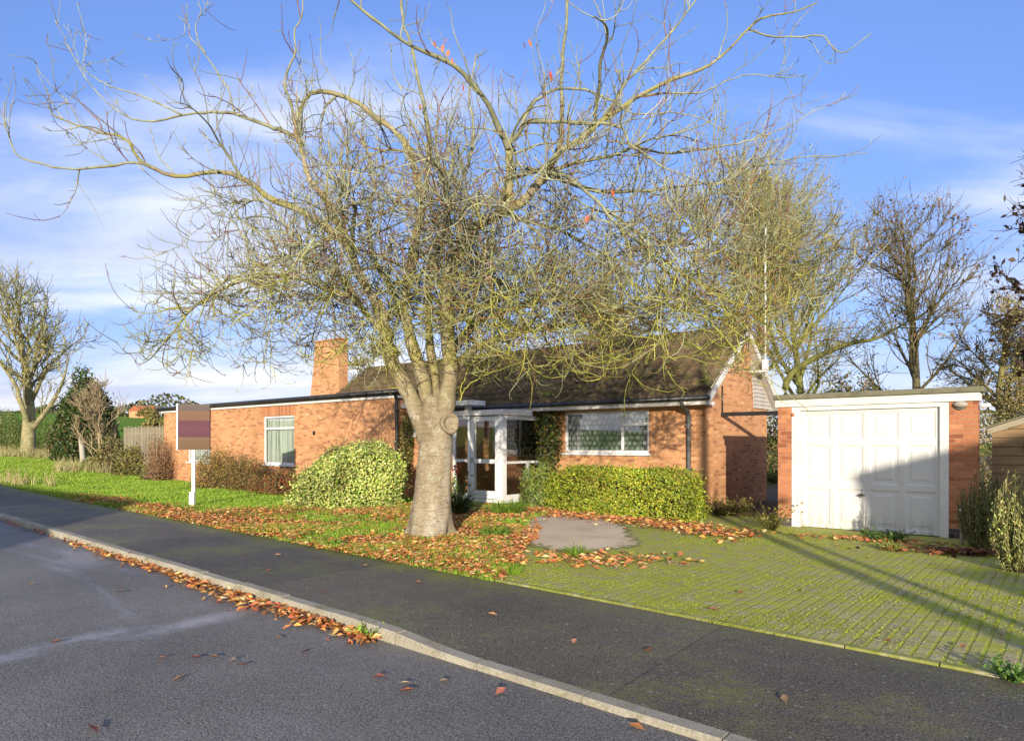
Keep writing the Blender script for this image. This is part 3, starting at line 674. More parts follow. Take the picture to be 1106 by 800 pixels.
# tiled roof: stepped, rolled tile courses on both slopes
def roof():
    mb_v, mb_f = [], []
    ncol, nrow = 50, 10
    U0, U1 = -20.93, UC+0.175
    prof = [(0.0, 0.0), (0.12, 0.035), (0.28, 0.045), (0.42, 0.008), (0.62, -0.004), (0.85, -0.004)]
    us = []; hs = []
    cw = (U1-U0)/ncol
    for i in range(ncol):
        for t, h in prof: us.append(U0+cw*(i+t)); hs.append(h)
    us.append(U1); hs.append(0.0); us = np.array(us); hs = np.array(hs); m = len(us)
    V, Q = [], []; off = 0
    for side in (0, 1):
        ev = EV0 if side == 0 else EV1
        run = RV-ev; ln = math.hypot(run, RZ-EZ); dv, dz = run/ln, (RZ-EZ)/ln; nv, nz = -dz*(1 if side == 0 else 1), dv
        if side == 1: nv, nz = -dz, dv
        if nz < 0: nv, nz = -nv, -nz
        for r in range(nrow):
            s0, s1 = ln*r/nrow, ln*(r+1)/nrow+0.03
            jit = rng.normal(0, 0.003, m).cumsum()*0.1
            rows = [(s0, 0.0), (s0, 0.066), (s1, 0.012)]
            for s, h in rows:
                hh = h + (hs if h > 0 else 0*hs) + jit*0.0
                V.append(np.stack([us, ev+dv*s+nv*hh, EZ+dz*s+nz*hh], -1))
            for a in range(2):
                i0 = off+a*m+np.arange(m-1); i1 = i0+m
                Q.append(np.stack([i0, i0+1, i1+1, i1], -1))
            off += 3*m
    V = np.concatenate(V); V[:, 0] -= HU; V[:, 1] -= HV
    me = mesh_arrays('roof', V, [np.concatenate(Q)], None, False)
    o = link('roof', me, M['tile'], house)
    r = MB(HB)
    k = 34
    for i in range(k):
        a = U0+(U1-U0)*i/k+0.006; b = U0+(U1-U0)*(i+1)/k-0.006; zz = 0.004*math.sin(i*3.1)
        n = 8; vs = []
        for uu in (a, b):
            for j in range(n): 
                th = math.pi*j/(n-1); vs.append((uu, RV+0.14*math.cos(th), RZ-0.03+zz+0.12*math.sin(th)))
        r.add(vs, [(j, j+1, n+j+1, n+j) for j in range(n-1)] + [tuple(range(n)), tuple(range(2*n-1, n-1, -1))])
    r.build('ridge_tile', M['tile'], o, smooth=False)
    return o
rf = roof()
mb = MB(HB)                                                       # closed deck under the tiles
mb.prism_u([(EV0+0.06, EZ-0.05), (RV, RZ-0.05), (EV1-0.06, EZ-0.05)], -20.85, UC-0.012); mb.build('roof_deck', M['darkroom'], house)
mb = MB(HB); mb.box(-14.2, UC+0.16, EV0-0.005, EV0+0.025, 2.36, 2.50); mb.box(-14.2, UC+0.16, EV0+0.025, MVv-0.003, 2.36, 2.385)
mb.box(UC-0.02, UC+0.16, MVv-0.001, MVv+0.1, 2.36, 2.44)
mb.box(UC-2.2, UC+0.16, EV1-0.03, EV1, 2.36, 2.50); mb.box(UC-2.2, UC+0.16, 18.502, EV1-0.03, 2.36, 2.39)
mb.build('fascia', M['white'], house, 0.004)
mb = MB(HB); mb.tube([(-14.1, EV0-0.065, 2.505), (UC+0.26, EV0-0.065, 2.505)], 0.055, 10); mb.build('gutter', M['black'], house, smooth=True)
mb = MB(HB); mb.tube([(-6.78, EV0-0.06, 2.47), (-6.78, EV0-0.04, 2.38), (-6.78, MVv-0.10, 2.22), (-6.78, MVv-0.06, 2.12), (-6.78, MVv-0.06, 0.05)], 0.05, 10)
for z in (0.9, 1.9): mb.box(-6.85, -6.71, MVv-0.1, MVv-0.002, z, z+0.05)
mb.tube([(-6.78, MVv-0.06, 2.0), (-6.78, MVv-0.06, 2.12)], 0.06, 10)
mb.build('downpipe', M['grey_pipe'], house)
# bargeboards and the clad corner of the gable
mb = MB(HB)
def barge(v0, z0, v1, z1, u0, u1, w=0.15):
    mb.add([(u, v, z+d) for u in (u0, u1) for (v, z) in ((v0, z0), (v1, z1)) for d in (0, -w)], [(0,2,3,1),(4,5,7,6),(0,4,6,2),(1,3,7,5),(0,1,5,4),(2,6,7,3)])
barge(EV0+0.02, EZ-0.01, RV, RZ-0.01, UC+0.178, UC+0.205, 0.17); barge(RV+0.001, RZ-0.01, EV1-0.02, EZ-0.01, UC+0.178, UC+0.205, 0.17)
mb.build('bargeboard', M['white'], house)
mb = MB(HB)
for (va, za, vb, zb) in ((EV0+0.03, EZ-0.16, RV, RZ-0.16), (EV1-0.03, EZ-0.16, RV+0.001, RZ-0.16)):
    mb.quad((UC+0.001, va, za), (UC+0.177, va, za), (UC+0.177, vb, zb), (UC+0.001, vb, zb))
mb.build('verge_soffit', M['clad'], house)
mb = MB(HB)
barge(EV0+0.02, EZ-0.01, RV, RZ-0.01, -20.92, -20.89, 0.2); barge(RV+0.001, RZ-0.01, EV1-0.02, EZ-0.01, -20.92, -20.89, 0.2)
mb.build('bargeboard', M['black'], house)
mb = MB(HB)
for i in range(17):
    z = 2.42+i*0.1; vlo = 17.45 + 0.0*i - max(0, (i-3))*0.025; vhi = EV1-0.1-(i*0.1)*(EV1-RV)/(RZ-EZ)-0.12
    if vhi-vlo < 0.1: break
    mb.add([(UC+0.045, vlo, z), (UC+0.045, vhi, z), (UC+0.02, vhi-0.1, z+0.1), (UC+0.02, vlo, z+0.1), (UC+0.004, vlo, z), (UC+0.004, vhi, z)], [(0,1,2,3),(4,0,3),(0,4,5,1)])
mb.build('cladding', M['clad'], house)
# aerial pole strapped to the gable
mb = MB(HB); mb.tube([(UC+0.36, 17.35, 3.2), (UC+0.36, 17.35, 6.95)], 0.022, 8); mb.build('aerial_pole', M['white'], house, smooth=True)
mb = MB(HB); mb.box(UC+0.005, UC+0.40, 17.2, 17.5, 3.3, 3.36); mb.box(UC+0.30, UC+0.42, 17.28, 17.42, 3.36, 3.62); mb.build('pole_bracket', M['white'], house, 0.004)
# bridging bar from the gable to the garage and the cable above
mb = MB(HB); mb.box(UC-0.0, -4.22, 15.40, 15.47, 2.14, 2.23); mb.build('tie_bar', M['black'], house, 0.004)
mb = MB(HB); mb.tube([(UC+0.025, 15.44, 2.23), (UC+0.025, 15.44, 2.85)], 0.018, 8); mb.build('waste_pipe', M['black'], house, smooth=True)
# chimney on the left gable
mb = MB(HB)
vs = []
prof = [(-22.95, -0.2), (-22.9, 2.9), (-22.58, 4.6), (-22.5, 5.38), (-21.0, 5.38), (-21.0, -0.2)]
mb.prism_v(prof, 15.4, 15.8); ch = mb.build('chimney', M['brick'], house)
mb = MB(HB); mb.box(-22.54, -20.96, 15.36, 15.84, 5.381, 5.44); mb.build('chimney_cap', M['brick'], ch, 0.01)
mb = MB(HB); mb.box(-18.35, -18.25, WV-0.03, WV-0.001, 1.78, 1.90); mb.build('air_vent', M['black'], house)

# porch: glazed white box between the wing and the main front
def porch():
    p = MB(HB)
    PU0, PU1 = -12.72, -10.98
    d = 0.07
    def post(u, w, z0=0.1, z1=2.22, v0=PV, v1=PV+d): p.box(u-w/2, u+w/2, v0, v1, z0, z1)
    post(PU0+0.035, 0.07); post(-12.13, 0.09); post(-11.93, 0.0001)
    post(PU1-0.075, 0.15, v1=PV+0.15)                    # corner post
    for z, h in ((0.10, 0.12), (2.14, 0.08), (1.03, 0.07)):
        p.box(PU0+0.07, -12.175, PV+0.004, PV+d-0.004, z, z+h)
    p.box(PU0-0.02, PU1+0.03, PV-0.03, PV+0.12, 0.02, 0.098)              # cill
    p.box(PU1-0.11, PU1+0.03, PV+0.121, MVv-0.002, 0.02, 0.098)
    # side glazing rails
    for z, h in ((0.10, 0.12), (2.12, 0.10), (1.0, 0.06)):
        p.box(PU1-0.07, PU1-0.004, PV+0.151, MVv-0.07, z, z+h)
    p.box(PU1-0.07, PU1-0.002, MVv-0.07, MVv-0.003, 0.1, 2.22); p.box(PU1-0.07, PU1-0.002, 13.95, 14.02, 0.221, 0.999)
    o = p.build('porch', M['upvc'], house, 0.006)
    r = MB(HB); r.box(PU0-0.05, PU1+0.06, PV-0.06, EV0-0.14, 2.225, 2.36); r.build('porch_roof', M['white'], o, 0.006)
    dd = MB(HB)                                           # the door leaf
    a, b = -12.075, PU1-0.16
    dd.box(a, a+0.11, PV+0.01, PV+0.065, 0.11, 2.20); dd.box(b-0.11, b, PV+0.01, PV+0.065, 0.11, 2.20)
    for z, h in ((0.11, 0.2), (2.08, 0.12), (1.0, 0.11)): dd.box(a+0.11, b-0.11, PV+0.012, PV+0.063, z, z+h)
    do = dd.build('door', M['upvc'], house, 0.008)
    g = MB(HB); g.quad((a+0.1, PV+0.04, 0.3), (b-0.1, PV+0.04, 0.3), (b-0.1, PV+0.04, 2.1), (a+0.1, PV+0.04, 2.1)); g.build('pane', M['glass'], do)
    h = MB(HB); h.box(a+0.03, a+0.07, PV-0.03, PV+0.009, 1.02, 1.16); h.box(a+0.03, a+0.15, PV-0.045, PV-0.028, 1.08, 1.10); h.build('handle', M['metal'], do, 0.004)
    g = MB(HB); g.quad((PU0+0.03, PV+0.045, 0.15), (-12.16, PV+0.045, 0.15), (-12.16, PV+0.045, 2.2), (PU0+0.03, PV+0.045, 2.2))
    g.quad((PU1-0.04, PV+0.13, 0.15), (PU1-0.04, MVv-0.02, 0.15), (PU1-0.04, MVv-0.02, 2.2), (PU1-0.04, PV+0.13, 2.2)); g.build('pane', M['glass'], o)
    f = MB(HB); f.box(-14.4, PU1-0.12, PV+0.13, MVv-0.01, -0.1, 0.06); f.build('floor', M['concrete'], o)
    # hall front left of the porch: low brick wall, window, white canopy above
    hw = wall_open(-14.44, PU0-0.0, -0.2, 2.48, PV+0.004, [(-14.3, -12.95, 1.74, 2.34)]); hw.build('hall_wall', M['brick'], house)
    window((-14.3, -12.95, 1.74, 2.34), PV+0.004, [(-13.6, 1.8, 2.28)], [], 'net')
    c = MB(HB); c.box(-14.44, -11.78, PV-0.30, PV+0.25, 2.49, 2.61); c.build('canopy', M['white'], house, 0.006)
    c = MB(HB); c.tube([(-12.35, PV+0.2, 2.362), (-12.35, PV+0.2, 2.488)], 0.09, 14); c.build('canopy_post', M['white'], house, smooth=True)
    # door and window seen inside the porch, on the main wall
    iw = MB(HB); iu0, iu1 = -12.7, -10.55
    for a_, b_ in ((iu0, iu0+0.05), (-11.75, -11.68), (iu1-0.05, iu1)): iw.box(a_, b_, MVv-0.05, MVv-0.003, 1.21, 2.149)
    for z in (1.15, 2.15): iw.box(iu0+0.05, iu1-0.05, MVv-0.045, MVv-0.004, z, z+0.06)
    io = iw.build('window', M['upvc'], house)
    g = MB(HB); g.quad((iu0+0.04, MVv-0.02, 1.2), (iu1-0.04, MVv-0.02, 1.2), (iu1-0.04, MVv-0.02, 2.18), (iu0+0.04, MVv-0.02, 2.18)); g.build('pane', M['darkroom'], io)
porch()

# ------------------------------------------------------------------ the garage
GU, GV = -2.7, 12.78
GB = (GU, GV, 0)
gar = thing('garage', 'flat roofed brick garage with a white panelled up and over door', 'garage', W(GU, GV, 0), ANG)
def garage():
    gl, gr, fv = -4.21, -1.164, GV
    jl, jr = -3.966, -1.548; gb = -1.72; dl, dr = -3.81, -1.677
    mb = MB(GB)
    mb.box(gl, jl, fv, fv+0.23, 0.15, 2.164); mb.box(jr, gr, fv, fv+0.23, 0.15, 2.164)
    mb.box(gl, gl+0.11, fv+0.23, 18.4, 0.15, 2.164); mb.box(gb-0.11, gb, fv+0.23, 18.4, 0.15, 2.164); mb.box(gl+0.11, gb-0.11, 18.29, 18.4, 0.15, 2.164)
    mb.build('brick_wall', M['brick_garage'], gar)
    mb = MB(GB); mb.box(gl-0.003, jl, fv-0.003, fv+0.2, -0.15, 0.149); mb.box(jr, gr+0.003, fv-0.003, fv+0.2, -0.15, 0.149)
    mb.box(gl-0.003, gl+0.1, fv+0.2, 18.4, -0.15, 0.149); mb.box(gb-0.1, gb+0.003, fv+0.23, 18.4, -0.15, 0.149); mb.build('plinth', M['blue_brick'], gar)
    mb = MB(GB); mb.box(gl-0.04, gr+0.03, fv-0.04, fv-0.012, 2.162, 2.29); mb.box(gl-0.04, gl-0.012, fv-0.012, 18.4, 2.162, 2.29); mb.box(gr+0.002, gr+0.03, fv-0.012, fv+0.26, 2.162, 2.29)
    mb.build('fascia', M['white'], gar, 0.004)
    mb = MB(GB); mb.box(gl-0.07, gr+0.08, fv-0.08, fv+0.3, 2.295, 2.385); mb.box(gl-0.07, gb+0.03, fv+0.3, 18.5, 2.295, 2.384); mb.build('roof', M['felt'], gar, 0.01)
    mb = MB(GB); mb.box(jl+0.001, dl-0.006, fv-0.01, fv+0.1, 0.0, 2.155); mb.box(dr+0.006, jr-0.001, fv-0.01, fv+0.1, 0.0, 2.155); mb.box(dl-0.005, dr+0.005, fv-0.008, fv+0.1, 2.085, 2.158)
    mb.build('door_frame', M['white'], gar, 0.004)
    mb = MB(GB); mb.box(dl, dr, fv+0.06, fv+0.1, 0.01, 2.08); d = mb.build('door', M['door'], gar)
    # skin with pressed panels: four columns by three rows
    sk = MB(GB); v0 = fv+0.045; cols = 4; W_ = dr-dl; cw = W_/cols
    zs = [0.012, 0.76, 1.52, 2.078]
    def pr(a, b, c, e, dep, inner):
        # panel with sloped rim pressed inwards then raised field
        k = [(a, c), (b, c), (b, e), (a, e)]
        return k
    for i in range(cols):
        a, b = dl+cw*i, dl+cw*(i+1)
        for c, e in zip(zs[:-1], zs[1:]):
            m1, m2, m3 = 0.045, 0.075, 0.12
            rects = [((a, b, c, e), 0.0)]
            for mgn, dep in ((m1, 0.0), (m2, 0.014), (m3, 0.014), (m3+0.03, 0.004)):
                rects.append(((a+mgn, b-mgn, c+mgn, e-mgn), dep))
            vs = []
            for (x0, x1, y0, y1), dep in rects: vs += [(x0, v0+dep, y0), (x1, v0+dep, y0), (x1, v0+dep, y1), (x0, v0+dep, y1)]
            fs = []
            for r in range(len(rects)-1):
                for j in range(4): fs.append((r*4+j, r*4+(j+1) % 4, (r+1)*4+(j+1) % 4, (r+1)*4+j))
            q = (len(rects)-1)*4; fs.append((q, q+1, q+2, q+3)); sk.add(vs, fs)
    for i in range(1, cols): sk.box(dl+cw*i-0.010, dl+cw*i+0.010, v0-0.006, v0-0.0005, 0.012, 2.078)
    sk.build('door_skin', M['door'], d)
    h = MB(GB); hu = dl+cw*2-0.07; h.tube([(hu, v0-0.055, 0.62), (hu, v0-0.045, 0.62), (hu, v0-0.0005, 0.62)], [0.03, 0.034, 0.022], 12); h.box(hu-0.055, hu+0.055, v0-0.062, v0-0.048, 0.609, 0.631)
    h.build('handle', M['grey_pipe'], d, smooth=False)
    lk = MB(GB); lk.tube([(hu, v0-0.006, 0.70), (hu, v0-0.0005, 0.70)], 0.012, 10); lk.build('lock', M['metal'], d)
    # bulkhead lamp under the fascia
    lb = MB(GB); lu, lz = -1.39, 2.11
    n, k = 6, 16; vs = []
    for i in range(n):
        t = i/(n-1)*math.pi/2; rr = math.cos(t)
        for j in range(k):
            aa = 2*math.pi*j/k; vs.append((lu+0.10*rr*math.cos(aa), fv-0.02-0.07*math.sin(t), lz+0.05*rr*math.sin(aa)))
    lb.add(vs, [(i*k+j, i*k+(j+1) % k, (i+1)*k+(j+1) % k, (i+1)*k+j) for i in range(n-1) for j in range(k)])
    lo = lb.build('bulkhead_lamp', M['post'], gar, smooth=True)
    lb = MB(GB); lb.tube([(lu, fv-0.026, lz), (lu, fv-0.001, lz)], 0.085, 18); lb.build('lamp_base', M['grey_pipe'], lo)
    al = MB(GB); al.box(jl+0.01, jl+0.05, fv-0.035, fv-0.0105, 1.99, 2.05); al.build('reflector', M['rubber_terracotta'], gar, 0.004)
    pi = MB(GB); pi.box(gr+0.03, gr+0.16, fv+0.05, fv+0.12, 2.06, 2.12); pi.build('sensor', M['white'], gar, 0.01)
garage()

# shed beside the garage
def shed():
    su0, su1, sv = -1.05, 2.6, 13.6
    SB = (0.6, sv, 0)
    t = thing('timber_shed', 'weathered timber shed with horizontal boards and pale sloping top edge beside garage', 'shed', W(0.6, sv, 0), ANG)
    top = lambda u: 1.66 + (u-su0)*0.36
    mb = MB(SB)
    bh = 0.145; z = 0.0; i = 0
    while z < 2.6:
        ua = su0 if top(su0) > z else su0+(z-1.66)/0.36
        if ua > -0.1+0.0 and z > 2.1: pass
        zb = z+bh-0.008
        ue = 0.2
        if ua < ue:
            zt_l, zt_r = min(zb, top(ua)), min(zb, top(ue))
            if zt_l-z > 0.005 or zt_r-z > 0.005:
                mb.add([(ua, sv, z), (ue, sv, z), (ue, sv+0.012, zt_r), (ua, sv+0.012, max(zt_l, z+0.001)), (ua, sv+0.03, z), (ue, sv+0.03, z), (ue, sv+0.03, zt_r), (ua, sv+0.03, max(zt_l, z+0.001))],
                       [(0,1,2,3),(4,7,6,5),(0,4,5,1),(3,2,6,7),(1,5,6,2),(0,3,7,4)])
        z += bh
    mb.build('board_wall', M['timber'], t)
    d = MB(SB)                                               # ledged door of upright boards
    for k in range(9):
        a = 0.26+k*0.115; d.box(a, a+0.108, sv-0.004, sv+0.02, 0.05, top(0.26)-0.2)
    dr_ = d.build('door', M['timber'], t)
    d = MB(SB); d.box(0.205, 0.255, sv-0.02, sv+0.03, 0, top(0.2)-0.03); d.box(1.31, 1.36, sv-0.02, sv+0.03, 0, top(0.2)-0.03); d.box(0.256, 1.309, sv-0.018, sv+0.03, top(0.26)-0.19, top(0.2)-0.05); d.build('door_frame', M['timber'], t, 0.004)
    d = MB(SB); d.box(1.365, su1, sv, sv+0.03, 0, 2.2); d.add([(su0, sv+0.04, 0), (su1, sv+0.04, 0), (su1, sv+0.04, top(su1)), (su0, sv+0.04, top(su0))], [(0,1,2,3)]); d.build('back_boards', M['timber'], t)
    c = MB(SB); L_ = [(su0-0.06, top(su0)-0.02), (su1, top(su1)), (su1, top(su1)+0.10), (su0-0.06, top(su0)+0.08)]
    c.prism_v(L_, sv-0.06, sv+0.06); c.build('barge_board', M['fence'], t, 0.004)
    r = MB(SB); r.prism_v([(su0-0.08, top(su0)+0.082), (su1, top(su1)+0.102), (su1, top(su1)+0.13), (su0-0.08, top(su0)+0.11)], sv-0.05, sv+2.2); r.build('roof', M['felt'], t)
    b = MB(SB); b.box(-0.62, -0.47, sv-0.06, sv-0.002, 1.40, 1.54); b.build('socket_box', M['upvc'], t, 0.01)
shed()

# cable riser post by the right pier
def riser():
    x, y = G(1039, 588)
    t = thing('cable_riser', 'grey upright pipe with white cap standing by garage pier', 'pipe', (x, y, 0))
    mb = MB(); mb.tube([(0, 0, -0.05), (0, 0, 0.46)], 0.026, 12); mb.build('pipe', M['post'], t, smooth=True)
    mb = MB(); mb.tube([(0, 0, 0.455), (0, 0, 0.47), (0, 0, 0.53), (0, 0, 0.54)], [0.03, 0.035, 0.035, 0.028], 12); mb.build('cap', M['upvc'], t, smooth=True)
riser()

# for-sale board
def sign():
    x, y = G(209, 547)
    t = thing('estate_board', 'white post carrying a banded mauve and tan board on the lawn', 'sign', (x, y, 0), R(14))
    mb = MB(); mb.box(-0.04, 0.04, -0.03, 0.03, -0.2, 2.40); mb.build('post', M['white'], t, 0.004)
    mb = MB(); mb.box(-0.085, 0.02, -0.075, -0.032, 0.0, 0.36); mb.build('stake', M['white'], t, 0.004)
    m, nt, N, L, b = node_mat('board_face')
    tc = N.new('ShaderNodeTexCoord'); sx = N.new('ShaderNodeSeparateXYZ'); L.new(tc.outputs['Object'], sx.inputs[0])
    f = mth(N, L, 'DIVIDE', mth(N, L, 'SUBTRACT', sx.outputs[2], 1.36), 1.08)
    c = ramp_out(N, L, f, [(0.0, (0.135, 0.086, 0.055)), (0.27, (0.16, 0.102, 0.065)), (0.285, (0.105, 0.046, 0.062)), (0.45, (0.125, 0.054, 0.072)), (0.63, (0.112, 0.050, 0.066)), (0.645, (0.165, 0.094, 0.066)), (0.84, (0.175, 0.105, 0.074)), (0.88, (0.112, 0.090, 0.083)), (1.0, (0.132, 0.106, 0.097))])
    L.new(c, b.inputs['Base Color']); b.inputs['Roughness'].default_value = 0.75; b.inputs['Specular IOR Level'].default_value = 0.1
    mb = MB(); mb.box(-0.33, 0.37, -0.052, -0.042, 1.36, 2.44); mb.box(-0.33, 0.37, 0.042, 0.052, 1.36, 2.44); mb.build('board', m, t)
    mb = MB(); mb.box(-0.365, -0.332, -0.056, 0.056, 1.355, 2.445); mb.build('board_edge', M['upvc'], t, 0.003)
sign()


# ------------------------------------------------------------------ branching helpers
def grow(pos, dirs, length, n, wig, g0, g1):
    """vectorised growth: pull g (upwards +) goes from g0 at the root to g1 at the tip"""
    N = len(pos); P = np.zeros((N, n+1, 3)); P[:, 0] = pos; d = unit(dirs).copy()
    st = (np.broadcast_to(length, (N,))/n)[:, None]; kink = rng.normal(size=(N, 3))
    for i in range(n):
        t = i/max(1, n-1)
        kink = 0.5*kink + rng.normal(size=(N, 3))*0.9
        d = d + kink*wig; d[:, 2] += (g0 + (g1-g0)*t) if np.isscalar(g0) else (g0 + (g1-g0)*t)
        d = unit(d); P[:, i+1] = P[:, i] + d*st
    return P
def sample_on(P, Rd, k, t0=0.15, t1=1.0):
    """k random points on each polyline (B,n,3): returns pos, tangent, parent radius, parameter, parent index"""
    B, n, _ = P.shape
    t = rng.uniform(t0, t1, (B, k)); f = t*(n-1); i = np.clip(f.astype(int), 0, n-2); fr = (f-i)[..., None]
    b = np.arange(B)[:, None]
    pos = P[b, i]*(1-fr) + P[b, i+1]*fr; tan = unit(P[b, i+1]-P[b, i])
    rad = Rd[b, i]*(1-fr[..., 0]) + Rd[b, i+1]*fr[..., 0]
    return pos.reshape(-1, 3), tan.reshape(-1, 3), rad.reshape(-1), t.reshape(-1), np.repeat(np.arange(B), k)
def side_dirs(tan, ang_lo, ang_hi):
    N = len(tan); r = rng.normal(size=(N, 3)); r = unit(r - (r*tan).sum(1, keepdims=True)*tan)
    a = rng.uniform(ang_lo, ang_hi, N)[:, None]
    return tan*np.cos(a) + r*np.sin(a)
def rads(r0, r1, N, n): return np.linspace(0, 1, n)[None, :]*(np.broadcast_to(r1, (N,))-np.broadcast_to(r0, (N,)))[:, None] + np.broadcast_to(r0, (N,))[:, None]
def aslist(P, Rd, C): return [(P[i], Rd[i], C[i]) for i in range(len(P))]
def fields(seed, n=6, sc=1.0):
    r = np.random.default_rng(seed); k = r.normal(size=(n, 3))*sc; ph = r.uniform(0, 6.28, n)
    return lambda p: np.sin(p @ k.T + ph).mean(axis=1)

